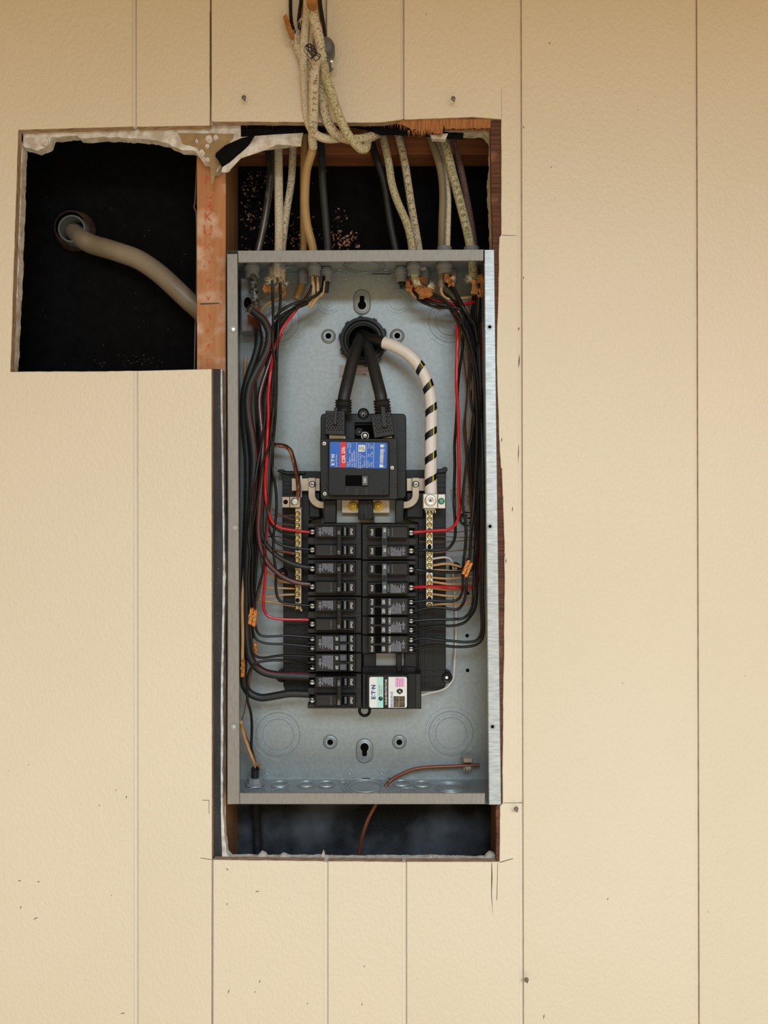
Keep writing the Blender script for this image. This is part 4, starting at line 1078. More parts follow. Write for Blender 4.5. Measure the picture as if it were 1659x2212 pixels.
# ================================================================ CONDUIT BUSHING IN THE BACK
bu = empty('conduit_bushing', P(785, 790, .09), 'large black plastic conduit locknut around the service cables', 'bushing')
s = S(.085); m = MB().m(blkm)
m.lathe(784.5, 735.5, .085, [(31 * s, .096), (31 * s, .0815), (34 * s, .0805), (36 * s, .0825), (41 * s, .083), (43 * s, .080), (49 * s, .0805), (50.5 * s, .083), (50.5 * s, .0975)], 48, caps=False)
m.build('ring', parent=bu, smooth=True)
for k in range(10):
    a = 2 * math.pi * k / 10 + .2; m = MB().m(blkm)
    c = P(784.5 + 51 * math.cos(a), 735.5 + 51 * math.sin(a), .084); d = Vector((-math.sin(a), 0, -math.cos(a))); nn = Vector((math.cos(a), 0, -math.sin(a)))
    w, t = 6 * s, 3 * s
    ps = [c - d * w - nn * t, c + d * w - nn * t, c + d * w * .7 + nn * t, c - d * w * .7 + nn * t]
    m.add(ps + [p + Vector((0, .012, 0)) for p in ps], [(0, 1, 2, 3), (7, 6, 5, 4), (0, 4, 5, 1), (1, 5, 6, 2), (2, 6, 7, 3), (3, 7, 4, 0)]); m.build('wrench_lug', parent=bu)
m = MB().m(hole); m.lathe(784.5, 735.5, .0972, [(.0003, .0968), (32 * S(.097), .0969)], 32, caps=False); m.build('bore', parent=bu)

# ================================================================ CABLES AND WIRES
def wire(name, label, cat, uv, ys, r, mt, group=None, n=8, stripe=None, per=5, rs=None, flat=1.0, stripe_side=0.0, stripe_w=0.11):
    p = path(uv, ys, per)
    rad = r * S(.05)
    m = MB().m(mt); m.tube(p, rs or rad, n, flat=flat)
    o = m.build(name, smooth=True, label=label, cat=cat, group=group)
    if stripe:
        # thin printed stripe riding on the visible side of the jacket
        w = rad * stripe_w; q = []
        for i, c in enumerate(p):
            t = (p[min(i+1, len(p)-1)] - p[max(i-1, 0)]).normalized()
            side = t.cross(Vector((0, 1, 0))).normalized()
            a = stripe_side + .25 * math.sin(i * .21)
            q.append(c + (side * math.sin(a) - Vector((0, 1, 0)) * math.cos(a)) * (rad - w * .55))
        m = MB().m(stripe); m.tube(q, w, 6); m.build('stripe', parent=o, smooth=True)
    return o
WC = 'wire'
# ---- service cables
def svc(label, uv, ys, r):
    return wire('service_cable', label, 'cable', uv, ys, r, bwire2, n=20)
svc('thick black service cable running down to the left lug cover', [(784, 724, .094), (779, 731, .083), (773, 745, .068), (763, 775, .052), (752, 820, .038), (745, 850, .031), (742, 866, .030)], .05, 13.2)
svc('thick black service cable running down to the right lug cover', [(789, 726, .094), (790, 735, .083), (795, 752, .068), (805, 785, .052), (815, 825, .038), (822, 852, .031), (824, 866, .030)], .05, 13.2)
# white taped neutral: black conductor, yellow stripe, helical white tape
cuv = [(776, 725, .094), (786, 728, .082), (804, 733, .070), (830, 740, .060), (850, 747, .056), (880, 764, .052), (904, 789, .050), (921, 822, .048), (930, 862, .047), (931.5, 905, .046), (930.5, 950, .045), (930.5, 1000, .045), (930, 1040, .046), (931, 1068, .047)]
cp = path(cuv, .05, 14)
rc = 12.6 * S(.05)
m = MB().m(bwire); m.tube(cp, rc, 24)
nc = m.build('taped_service_cable', smooth=True, label='thick black service cable spirally wrapped in white tape, entering the right lug', cat='cable')
q = []
for i, c in enumerate(cp):
    t = (cp[min(i+1, len(cp)-1)] - cp[max(i-1, 0)]).normalized(); side = t.cross(Vector((0, 1, 0))).normalized()
    # stripe keeps to the right-hand front of the cable
    a = 0.42 if i > 60 else 0.42 - (60 - i) / 60 * .5
    sd = side if side.x > 0 or abs(side.x) < .02 and side.z > 0 else -side
    if i < 50: sd = Vector((0, 0, 1)) if False else sd
    q.append(c + (sd * math.sin(a) - Vector((0, 1, 0)) * math.cos(a)) * (rc - .0008))
m = MB().m(yellow); m.tube(q, .0013, 8); m.build('stripe', parent=nc, smooth=True, label='yellow stripe')
# tape: tube slightly larger, with a helical gap left open
ds = [0]
for i in range(1, len(cp)): ds.append(ds[-1] + (cp[i] - cp[i-1]).length)
def resample(p, step):
    L = [0]
    for i in range(1, len(p)): L.append(L[-1] + (p[i] - p[i-1]).length)
    n = int(L[-1] / step); out = []; k = 0
    for i in range(n + 1):
        d = i * step
        while k < len(L) - 2 and L[k+1] < d: k += 1
        t = (d - L[k]) / max(L[k+1] - L[k], 1e-9); out.append(p[k].lerp(p[k+1], t))
    return out
st0 = next(i for i, c in enumerate(cp) if c.x > P(829, 740, .06).x)
tp = resample(cp[st0:], .0006)
NS = 64; NT = len(tp)
gapc = []   # distances (in samples) of the visible gaps, from their photo heights
for (gu, gv) in ((900, 775), (918, 813), (930, 860), (931, 912), (931, 963), (931, 1014), (931, 1058)):
    best = min(range(NT), key=lambda i: (tp[i] - P(gu, gv, .047)).length); gapc.append(best)
gapc = [gapc[0] - 750] + gapc + [gapc[-1] + 60]
def phase(i):   # continuous turn count
    for k in range(len(gapc) - 1):
        if gapc[k] <= i <= gapc[k+1]: return k + (i - gapc[k]) / (gapc[k+1] - gapc[k])
    return len(gapc)
def ffil(i, k):
    if i < gapc[1] - 42: return True
    # angle measured so that the gap faces the viewer at the listed heights
    a = (k + .5) / NS
    ph = phase(i) - (a - .75 if True else 0) * 1.0
    f = (ph + .5) % 1.0 - .5
    return abs(f) > .155
m = MB().m(whitetape); m.tube(tp, rc + .0005, NS, caps=False, face_filter=ffil)
m.build('white_tape_wrap', parent=nc, smooth=True, label='white tape wound in a spiral')

# ---- left gutter
SM = 'black wires in the left wiring gutter'
LW = dict()
wire('feeder_cable', 'thick black cable with red stripe curving to the bottom double 100 breaker, upper terminal', 'cable',
     [(546, 672), (556, 680), (568, 690), (577, 705), (582, 722), (579, 750), (568, 776), (555, 800), (541, 830), (535, 862), (537, 898), (545, 947), (549, 988), (548, 1037), (544, 1085), (538, 1150), (534, 1250), (533, 1330), (533, 1365), (535.5, 1394), (541, 1420), (552, 1439), (571, 1452), (598, 1458), (634, 1459.5), (668, 1461)],
     [.036, .028, .030, .034, .040, .046], 8.4, bwire2, n=16, stripe=rline, stripe_side=.9)
wire('feeder_cable', 'thick black cable bending under the bottom breaker, lower terminal of the double 100', 'cable',
     [(552, 690, .060), (560, 730), (552, 770), (538, 810), (528, 850), (526.5, 900), (531, 950), (535, 1000), (534, 1100), (530, 1200), (527, 1330), (526, 1430), (525, 1459), (528, 1480), (538, 1496), (555, 1505), (570, 1507), (598, 1502.5), (627, 1498), (668, 1499)],
     [.060, .052, .050, .050, .050, .048], 8.4, bwire2, n=16)
wire('insulated_wire', 'glossy purple-brown wire sweeping to the lower terminal of the double 50 breaker', WC,
     [(590, 760), (577, 800), (567, 830), (560.5, 861), (562, 898), (567, 947), (566.5, 996), (563, 1053), (560, 1099), (558, 1143), (563, 1181), (576, 1212), (598, 1236), (623, 1252), (648, 1259.7), (670, 1262)],
     [.040, .034, .030, .030, .036, .048], 5.8, brnwire, n=14)
wire('insulated_wire', 'ribbed black wire above the purple-brown one, going to the double 50 breaker', WC,
     [(588, 770), (576, 830), (570, 900), (572, 960), (570, 1020), (567, 1080), (564.5, 1130), (566, 1155), (577, 1178), (598, 1200), (623, 1214), (648, 1222.5), (670, 1226)],
     [.050, .042, .038, .036, .040, .050], 5.2, bwire2, n=14)
wire('insulated_wire', 'red wire going to the top left double 30 breaker', WC,
     [(680, 611), (661, 642), (634, 677), (611, 709), (596, 742), (588, 780), (583, 817), (579, 858), (579.5, 898), (577, 955), (576, 996), (573, 1037), (574.6, 1077), (582, 1115), (591, 1131), (604, 1139.5), (629, 1144.6), (672, 1150)],
     [.052, .034, .030, .028, .030, .050], 3.3, rwire)
wire('insulated_wire', 'red wire going to the lower terminal of the middle left double 30 breaker', WC,
     [(608, 722), (594, 762), (586, 825), (584, 874), (583.6, 915), (583.6, 971), (583.6, 1020), (581, 1061), (577, 1143), (576, 1162), (573.5, 1206.6), (573, 1244.6), (569.7, 1289), (569.7, 1314), (577, 1329), (591, 1335), (616.6, 1338), (668, 1338.5)],
     [.056, .042, .040, .040, .044, .050], 3.0, rwire)
wire('insulated_wire', 'black wire to the lower terminal of the top left double 30 breaker', WC,
     [(605, 612), (606, 646), (602.5, 684), (599.6, 742), (598, 780), (597, 850), (595, 900), (590, 960), (588, 1020), (584, 1080), (580, 1130), (588.7, 1161), (601, 1173.7), (616.6, 1180), (642, 1184.5), (671, 1187)],
     [.036, .030, .034, .038, .042, .051], 2.9, bwire, group=None)
wire('insulated_wire', 'black wire to the upper terminal of the middle left double 30 breaker', WC,
     [(588, 606), (589, 646), (590, 684), (589, 742), (595, 793), (594, 841), (591, 874), (586, 923), (587, 970), (588, 1012), (594, 1045), (597.5, 1080), (596, 1118), (591, 1156), (591, 1194), (596, 1238), (596, 1270), (601, 1292.7), (614, 1303), (642, 1306), (672, 1308)],
     [.032, .026, .028, .034, .040, .051], 2.9, bwire)
wire('insulated_wire', 'thin black wire with a shiny kink to the upper left twin breaker, upper terminal', WC,
     [(690, 622), (670, 648), (630, 672), (602, 705), (597, 760), (596.6, 808.8), (594, 857.7), (589, 906.5), (581, 963.5), (566.5, 1004), (560, 1053), (551, 1105), (543, 1156), (545.7, 1206.6), (544, 1244.6), (546, 1295), (550, 1340), (553, 1357), (558, 1368), (568, 1374), (591, 1374.5), (620, 1373), (676, 1377)],
     [.050, .034, .026, .026, .030, .036, .050], 2.6, bwire)
wire('insulated_wire', 'thin black wire to the upper left twin breaker, lower terminal', WC,
     [(600, 690), (592, 760), (588, 850), (585, 950), (581, 1050), (574, 1150), (568, 1232), (560, 1263.5), (550.8, 1301.5), (546, 1345), (548, 1369.4), (554, 1381), (569.5, 1388.5), (591, 1391), (613, 1391.2), (676, 1397)],
     [.045, .034, .028, .030, .038, .050], 2.6, bwire)
wire('insulated_wire', 'thin black wire to the lower left twin breaker, upper terminal', WC,
     [(600, 720), (588, 776), (581, 808.8), (574.6, 857.7), (571, 906.5), (564, 963.5), (555, 1012), (547, 1061), (544, 1090), (540.6, 1118), (535.6, 1156), (540, 1194), (537, 1250), (540, 1340), (543.5, 1387), (546, 1408), (553.6, 1418), (569.5, 1421), (591, 1418), (613, 1415.5), (676, 1418)],
     [.050, .034, .024, .024, .026, .030, .050], 2.7, bwire)
wire('insulated_wire', 'thin black wire rising from the bottom left fitting to the lower left twin breaker', WC,
     [(552, 1658), (549, 1645), (543, 1618), (544, 1582), (543.5, 1553), (540.6, 1534), (535, 1514), (534, 1488), (536.5, 1459), (544, 1441), (555, 1431.6), (577, 1427), (598.5, 1426), (627, 1428), (650, 1433), (676, 1441)],
     [.070, .060, .036, .022, .026, .050], 2.9, bwire)
# fillers that are visibly there but only as part of the dark bundle
gl = 'thin black wire lost in the left bundle above the orange connectors'
for k, (dx, y) in enumerate(((0, .058), (5, .062), (10, .066), (15, .060), (-4, .068))):
    wire('insulated_wire', gl, WC, [(684 - 5 * k, 640 + 4 * k), (650 - 6 * k, 655 + 5 * k), (615, 682 + 5 * k), (592 - 2 * k, 720), (576 + dx * .5, 800), (562 + dx, 900), (556 + dx, 1000), (548 + dx, 1100), (543 + dx * .8, 1200), (540 + dx * .6, 1290), (540 + dx * .5, 1380 if k < 3 else 1330)],
         [.062, .062, y, y, .050], 2.9, bwire if k % 2 else bwire2, group=SM)
wire('insulated_wire', 'dark green wire low in the left bundle, ending at the left terminal bar', WC, [(556, 640), (552, 720), (552, 850), (560, 1000), (577, 1100), (588, 1135), (604, 1147), (616.6, 1152), (640, 1156)], [.07, .08, .075, .070, .056], 3.0, grnwire)
wire('insulated_wire', 'tan wire along the left side wall down to the lowest orange connector', WC, [(530, 770), (528, 870), (528, 947), (532, 988), (536, 1037), (535.6, 1085.6), (534, 1150), (531, 1206.6), (527, 1251), (523.5, 1290), (523.5, 1333), (524, 1380), (523.5, 1434)], [.080, .078, .060, .034, .028], 3.6, tanwire)
wire('insulated_wire', 'tan wire behind the left rim down to the bottom left fitting', WC, [(521, 1560, .03), (523, 1572), (528, 1592), (536, 1615), (546, 1640), (554, 1662)], [.040, .055, .070], 3.6, tanwire)
wire('bare_wire', 'thin bare copper wire rising from the bottom left fitting', WC, [(553, 1652), (546, 1620), (530, 1585), (523, 1556), (527.6, 1538.6), (532, 1514), (539, 1481), (543.5, 1452), (548, 1425)], [.074, .066, .058, .058], 1.3, copperp)
wire('bare_wire', 'bare copper wire beside the red wires above the first orange connector', WC, [(562, 1200), (565, 1222), (567, 1240), (562, 1275), (556, 1300), (552, 1318)], .040, 1.2, copper)
# neutrals and grounds on the left bar
for lab, uv, r, mt, ys in (
    ('bare copper wire on the topmost screw of the left terminal bar', [(588, 1098), (597, 1107), (606, 1112), (622, 1114), (640, 1112)], 1.2, copperp, .058),
    ('bare copper wire on the second screw of the left terminal bar', [(590, 1112), (602, 1115), (618, 1117), (628, 1121), (640, 1123)], 1.2, copperp, .059),
    ('bare copper wire on the third screw of the left terminal bar', [(578, 1126), (597, 1129), (612, 1132), (640, 1135)], 1.4, copperp, .058),
    ('bright copper wire arching to the left terminal bar below the green wire', [(571, 1164), (578, 1160), (590, 1159), (604, 1160), (618, 1165), (640, 1171)], 1.2, copper, .056),
    ('twisted brown copper wire on the left terminal bar', [(590, 1188), (604, 1191), (620, 1193), (640, 1197)], 3.2, copperp, .058),
    ('tan wire curving to the left terminal bar under the purple-brown wire', [(572, 1232), (584, 1240), (597, 1250), (612, 1256), (640, 1260)], 2.8, tanwire, .060),
    ('tan wire running straight to the left terminal bar, fourth screw from the bottom', [(560, 1265), (576, 1269), (597, 1270), (640, 1271.5)], 2.2, tanwire, .062),
    ('tan wire on the third lowest brass screw of the left terminal bar', [(556, 1284), (572, 1288), (590, 1288), (612, 1285), (640, 1284)], 2.3, tanwire, .062),
    ('lowest tan wire sloping past the left terminal bar', [(552, 1290), (566, 1297), (585, 1300), (605, 1303), (616, 1306), (640, 1310)], 2.5, tanwire, .064)):
    wire('ground_wire' if mt in (copper, copperp) else 'neutral_wire', lab, WC, uv, ys, r, mt)
# braided copper conductor
cc = path([(586, 962), (600, 961.5), (616, 964), (627, 973), (633, 990), (638, 1010), (643, 1035), (645, 1055), (643, 1080)], [.066, .058, .050, .047], 8)
bc = MB().m(copper); bc.tube(cc, .0021, 12); bo = bc.build('braided_copper', smooth=True, label='twisted bare copper conductor arching down to the left lug', cat='cable')
for k in range(8):
    q = []
    for i, c in enumerate(cc):
        t = (cc[min(i+1, len(cc)-1)] - cc[max(i-1, 0)]).normalized(); n1 = t.cross(Vector((0, 1, 0))).normalized(); n2 = t.cross(n1)
        a = i * .38 + k * math.pi / 4; q.append(c + (n1 * math.cos(a) + n2 * math.sin(a)) * .0024)
    m = MB().m(copper); m.tube(q, .00085, 6); m.build('strand', parent=bo, smooth=True)

# ---- right gutter
wire('insulated_wire', 'red wire down the right gutter to the top right double 30 breaker', WC,
     [(880, 604), (895, 620), (925, 645), (960, 655), (980, 660), (986.5, 675), (988, 723), (987, 768), (986, 809), (986, 838), (988.5, 874), (990, 906), (990, 955), (991.5, 1004), (991.5, 1069), (992.5, 1090), (990, 1117), (983.4, 1133), (970, 1143.7), (946, 1146), (920, 1147.6), (892, 1150)],
     [.060, .046, .040, .040, .040, .050], 3.5, rwire)
wire('insulated_wire', 'black wire beside the red one, to the top right double 30 breaker', WC,
     [(878, 610), (905, 648), (945, 664), (980, 668), (998, 700), (1000, 740), (997, 768), (992, 801), (989, 833), (986.6, 890), (984, 931), (981.7, 963), (982.5, 1004), (981, 1053), (981.7, 1101.7), (983, 1126), (983.4, 1153), (979.5, 1170), (967.5, 1184.8), (946, 1188.8), (920, 1188), (892, 1189)],
     [.058, .048, .048, .048, .048, .050], 3.2, bwire)
wire('insulated_wire', 'black wire to the upper terminal of the second right double 30 breaker', WC,
     [(968, 606), (990, 640), (1012, 690), (1024, 760), (1028, 860), (1030, 960), (1029, 1060), (1027, 1150), (1025, 1210), (1018, 1231), (996.7, 1236), (946, 1235), (920, 1232.5), (892, 1229.5)],
     [.056, .048, .050, .052, .050], 3.2, bwire)
wire('insulated_wire', 'red wire to the lower terminal of the second right double 30 breaker', WC,
     [(1030, 648), (1037, 700), (1039, 800), (1038, 900), (1038, 1000), (1037, 1100), (1036, 1200), (1034, 1250), (1024, 1267), (1000, 1269), (972.8, 1268.5), (933, 1267), (892, 1268.5)],
     [.066, .066, .062, .056, .050], 3.4, rwire)
RB = [('black wire to the right upper twin breaker, upper terminal',
       [(953, 628), (985, 655), (1010, 700), (1024, 745), (1025, 760), (1018, 792.5), (1016.7, 841), (1018, 874), (1025, 906), (1017, 947), (1009, 988), (1003.7, 1036.6), (999, 1085), (1004.7, 1120), (1006.7, 1153), (1004.7, 1186), (1000, 1226), (1000, 1265.7), (996.7, 1285), (986, 1296.5), (966, 1298.8), (920, 1297.5), (892, 1301)], [.050, .040, .030, .030, .036, .050]),
      ('black wire through the right orange connector to the right upper twin breaker, lower terminal',
       [(960, 610), (985, 640), (1006, 700), (1022, 780), (1030, 880), (1030, 980), (1023, 1093), (1018, 1146), (1014.6, 1206), (1009, 1248), (1005, 1289.5), (997, 1309), (986, 1316.5), (959.6, 1313.5), (930, 1312.5), (892, 1321)], [.048, .034, .030, .030, .034, .050]),
      ('black wire to the right middle twin breaker, upper terminal',
       [(930, 640), (958, 650), (985, 690), (1010, 740), (1030, 850), (1033, 1000), (1030, 1146), (1026, 1212.6), (1023, 1270), (1021, 1305), (1014, 1324), (1001, 1335), (981, 1337.6), (938, 1338.5), (892, 1341.5)], [.044, .036, .040, .044, .042, .050]),
      ('black wire to the right middle twin breaker, lower terminal',
       [(925, 630), (960, 648), (1000, 700), (1028, 790), (1036, 900), (1035, 1050), (1031, 1200), (1030, 1290), (1026, 1315), (1016, 1332), (1003, 1345), (981, 1351.5), (938, 1353), (892, 1361.5)], [.042, .030, .034, .040, .046, .050]),
      ('black wire near the right rim to the right lowest twin breaker, upper terminal',
       [(1036, 630), (1034, 700), (1037, 800), (1039, 950), (1040, 1100), (1040, 1200), (1039, 1300), (1041, 1350), (1038, 1372), (1028, 1384), (1005, 1387), (981, 1385), (938, 1381), (915, 1378), (892, 1382.5)], [.050, .040, .034, .030, .036, .050]),
      ('black wire nearest the right rim, lowest loop, to the right lowest twin breaker',
       [(1030, 632), (1030, 720), (1035, 820), (1043, 1000), (1044, 1150), (1043, 1290), (1045, 1360), (1041, 1381), (1030, 1392), (1008, 1397), (981, 1397), (938, 1394), (892, 1402.5)], [.052, .044, .030, .024, .030, .050])]
for lab, uv, ys in RB: wire('insulated_wire', lab, WC, uv, ys, 3.1, bwire)
gl = 'thin black wire lost in the dark bundle behind the right rim'
for k in range(6):
    wire('insulated_wire', gl, WC, [(1022 + 3 * k, 640), (1018 + 4 * k, 720 + 20 * k), (1026 + 3 * k, 850), (1016 + 5 * k, 980), (1026 + 2.6 * k, 1100), (1032 + 2 * k, 1200 + 6 * k)], [.06, .05 + .006 * k, .046 + .006 * k, .055 + .005 * k], 3.0, bwire2 if k % 2 else bwire, group='black wires in the right wiring gutter')
for k, (lab, uv, mt, r, y) in enumerate((
    ('dark bare copper wire down the right gutter beside the red wire', [(985, 650), (1000, 768), (1007, 817), (1008.6, 858), (1001.5, 923), (1005, 970), (1011, 1020), (1015, 1069), (1018, 1130)], copperp, 1.8, .078),
    ('second dark copper wire down the right gutter', [(1000, 660), (1012, 768), (1010, 830), (1005, 900), (1008, 960), (1015, 1020), (1022, 1100), (1026, 1150)], copperp, 1.8, .082),
    ('tan wire behind the black bundle in the upper right gutter', [(1010, 640), (1018, 720), (1023, 792), (1023, 850), (1016, 920), (1014, 1000), (1021, 1040), (1028, 1120), (1034, 1200)], tanwire, 2.6, .084),
    ('bare copper wire crossing to the fourth screw of the right terminal bar', [(925, 1147), (960, 1148.5), (985, 1149.5), (1004, 1147.5), (1024, 1144)], copperp, 1.0, .062),
    ('bare copper wire crossing to the fifth screw of the right terminal bar', [(905, 1157), (925, 1158.5), (960, 1159), (985, 1161), (1022, 1160.5)], copperp, 1.0, .063),
    ('bare copper wire crossing to the sixth screw of the right terminal bar', [(906, 1170), (925, 1170.5), (965, 1170.5), (1000, 1168), (1024, 1164)], copperp, 1.0, .064),
    ('bare wire curving from the gutter to the seventh screw of the right terminal bar', [(925, 1195), (950, 1193), (980, 1190), (1010, 1187), (1022, 1182), (1028, 1172)], copperp, 1.2, .066),
    ('uppermost tan wire on the right terminal bar', [(925, 1222), (938, 1221), (959.6, 1218), (975, 1219), (999, 1224.6), (1020, 1223)], tanwire, 2.9, .066),
    ('tan wire partly behind the black wire on the right terminal bar', [(925, 1233), (938, 1231.5), (960, 1232), (990, 1234), (1015, 1231)], tanwire, 2.2, .067),
    ('tan wire level with the bottom of the right orange connector', [(925, 1246), (938, 1248), (955, 1249.5), (972.8, 1249.8), (1000, 1247), (1024, 1245)], tanwire, 2.7, .066),
    ('tan wire just above the red wire on the right terminal bar', [(925, 1256), (938, 1257.5), (955, 1260), (973, 1262), (1000, 1261), (1028, 1258)], tanwire, 2.7, .066),
    ('tan wire just below the red wire on the right terminal bar', [(925, 1270), (938, 1271.5), (960, 1274), (986, 1275.6), (1010, 1273.5), (1028, 1270)], tanwire, 2.3, .066),
    ('tan wire on the third lowest screw of the right terminal bar', [(925, 1282.5), (938, 1284), (960, 1286.5), (986, 1288), (1010, 1287.5), (1030, 1286)], tanwire, 2.5, .066),
    ('lowest tan wire on the right terminal bar', [(925, 1307), (938, 1306.5), (960, 1305), (986, 1305.5), (1006, 1303), (1028, 1297)], tanwire, 2.5, .066))):
    wire('neutral_wire' if mt is tanwire else 'ground_wire', lab, WC, uv, y, r, mt)
wire('insulated_wire', 'white wire looping from the right terminal bar down to the surge protector', WC,
     [(924, 1208), (935.7, 1206.7), (959.6, 1204), (971, 1206.5), (977.5, 1215), (978.8, 1239), (980, 1260), (982.5, 1285), (984.8, 1320), (984.5, 1386.8), (982, 1430), (980.5, 1456), (977.5, 1469), (966.8, 1483), (952, 1491.5), (938, 1495), (923, 1498.5), (906, 1503)],
     [.056, .072, .088, .090, .090, .074, .048], 2.3, whitewire)

# ---- cables entering through the top
TOPC = []
def topcable(label, uv, ys, r, mt, flat=1.0):
    return wire('sheathed_cable', label, 'cable', uv, ys, r, mt, n=16, flat=flat)
topcable('dark shiny cable, leftmost above the cabinet', [(577, 296, .074), (580, 320), (583.5, 355), (583, 393), (579, 430), (574, 463), (566, 505), (558, 540), (549, 570), (546, 592)], [.068, .060, .060], 8.2, darkarm)
topcable('cream woven cable, straight, second from the left above the cabinet', [(600, 292, .072), (601, 320), (602, 414), (603, 500), (602, 545), (598, 590, .05), (597, 600, .05)], [.072, .058], 9.6, cream)
topcable('speckled cream cable crossing close behind its straight neighbour', [(634, 292, .074), (633, 320), (629, 393), (620, 450), (613, 504), (609, 545), (609, 590, .055), (608, 612, .052)], [.074, .066], 8.2, creamspk)
topcable('smooth tan cable behind the second tan one', [(657, 290, .074), (656, 340), (655, 440), (656, 530), (655, 575), (654, 598), (649, 622), (640, 645)], [.072, .080, .088], 7.4, tancable)
topcable('flat black cable in the middle of the upper opening', [(692, 290, .074), (694, 330), (697, 393), (703, 470), (708, 540), (705, 575), (704, 600), (702, 632)], [.070, .068, .072, .080], 8.2, mat('slate_black_jacket', '24282c', .55), .75)
topcable('black cable slanting in the right half of the upper opening', [(800, 300, .074), (812, 340), (829, 393), (842, 475), (856, 545), (868, 590), (871, 622)], [.072, .070, .072], 8.0, bwire2)
topcable('greenish cream cable curving between the two black-backed gaps', [(824, 280, .074), (829, 303), (839.6, 352.5), (846, 395), (858, 434), (878.5, 482), (888, 520), (892, 556), (894, 585), (900, 612), (910, 628)], [.066, .060, .056, .046], 8.6, creamgrn)
topcable('cream cable to the right of the greenish curved one', [(857, 280, .074), (863, 303), (874.4, 352.5), (882, 400), (889, 447), (900, 510), (908, 555), (917, 590), (921, 612)], [.070, .068, .072, .080], 8.6, creamspk)
topcable('smooth grey-brown cable behind the right cables', [(922, 285, .076), (932, 305), (948, 352.5), (955, 390), (956.5, 430), (955, 480), (954, 530), (953, 575), (953, 622)], [.070, .058, .052, .048], 8.0, greybrn)
topcable('thin cream cable close beside the grey-brown one', [(938, 285, .078), (947, 310), (960, 352), (966, 393), (968.7, 434), (967.5, 490), (966.6, 530), (966, 575), (965, 604)], [.076, .066, .056, .052], 6.2, cream)
topcable('thick greenish cream cable slanting to the right corner', [(952, 285, .072), (960, 305), (977, 373), (993, 434), (1007, 490), (1014, 522), (1020, 560), (1022, 590), (1026, 606)], [.062, .054, .052, .050], 9.8, creamgrn)
topcable('pinkish brown woven cable, rightmost above the cabinet', [(972, 280, .082), (978, 298), (997, 373), (1010, 440), (1021, 505), (1026, 545), (1030, 580), (1034, 610)], [.080, .074, .070], 7.6, pinkbrn)
# ---- front bundle hanging before the patch board
fr = 'cable'
wire('hanging_cable', 'woven cream cable in front of the patch board, looping right and back into the wall', fr, [(668, -330, -.040), (672, 12), (680, 45), (689, 80), (696, 120), (698.5, 165), (698, 208), (701, 240), (709, 266), (724, 288), (745, 299), (770, 302, -.006), (795, 298, .010), (814, 289, .030)], [-.044, -.052, -.050, -.040, -.024, -.010, .02], 9.6, creamspk, n=16)
wire('hanging_cable', 'cream cable printed 12-2, hanging straight down and joining the tan jacket', fr, [(686, 118, -.022), (681, 147), (678.5, 190), (678, 217), (676.5, 269), (675, 300), (676.5, 318)], [-.030, -.034, -.028, -.010, .020], 9.4, cream, n=16)
wire('sheathed_cable', 'smooth tan cable below the printed cream one, in front of its tan neighbour', 'cable', [(677, 314, .022), (672, 335), (663, 365), (659.5, 405), (659, 447), (664, 490), (672, 520), (677, 545), (678, 580), (677, 596)], [.024, .036, .046, .052, .055], 9.2, tancable, n=16)
wire('hanging_cable', 'leftmost long cream cable of the hanging bundle, curving under to the right', fr, [(668, -330, -.030), (664, 20), (659, 70), (656.5, 108.5), (657, 150), (658.7, 195), (662, 243), (668, 270), (681, 289), (702, 299), (728, 299), (752, 292, .02)], [-.024, -.022, -.022, -.016, -.008, .012], 8.6, cream, n=16)
wire('hanging_cable', 'green-printed cream cable, the lowest loop hanging over the opening edge', fr, [(700, 140, -.028), (704, 165), (709, 180), (716, 200), (724, 226), (732, 249), (741, 271), (752, 291), (765, 308), (779, 321), (789, 321), (793, 308, .012), (792, 290, .030)], [-.030, -.038, -.034, -.026, -.016, .005], 9.0, creamgrn, n=16)
wire('hanging_cable', 'short frayed cream cable behind the left of the hanging bundle', fr, [(666, 180, -.010), (656, 140), (647, 115), (640, 95), (634, 80)], -.012, 8.8, creamspk, n=14)
wire('hanging_cable', 'thin speckled cable between the two long hanging cables', fr, [(676, 40, -.020), (674, 80), (671, 110), (672, 150), (672, 190), (671, 240), (672, 275)], [-.018, -.014], 5.5, creamspk, n=12)
hp = wire('hanging_wire', 'black wire on the left, above the frayed cable end', WC, [(628, -330, -.012), (627.5, 0), (628, 30), (630, 50), (636, 72)], -.012, 3.6, bwire)
wire('hanging_wire', 'black wire just left of the long cream cable at the top edge', WC, [(651, -330, -.014), (650, 0), (647, 25), (645, 45), (647, 62)], -.016, 3.4, bwire)
wire('hanging_wire', 'black wire reaching the grey clamp on the right of the bundle', WC, [(688, -330, -.02), (691.5, 0), (696, 35), (700, 60), (703, 90)], -.018, 3.8, bwire)
wire('hanging_wire', 'thin brown copper wire behind the woven cable at the top edge', WC, [(685, -330, -.012), (687, 5), (691, 35), (693, 60)], -.012, 1.2, copperp)
m = MB().m(orgpaper); m.plate([(664, -20), (684, -20), (683, 6), (678, 11), (668, 9), (662, 4)], -.0625, -.050, .0004); m.plate([(652, 0), (660, 2), (656, 40), (652, 70), (645, 60), (648, 30)], -.014, -.010, .0003)
m.plate([(611, 35), (618, 29), (628, 52), (636, 78), (634, 84), (627, 82)], -.020, -.013, .0004)
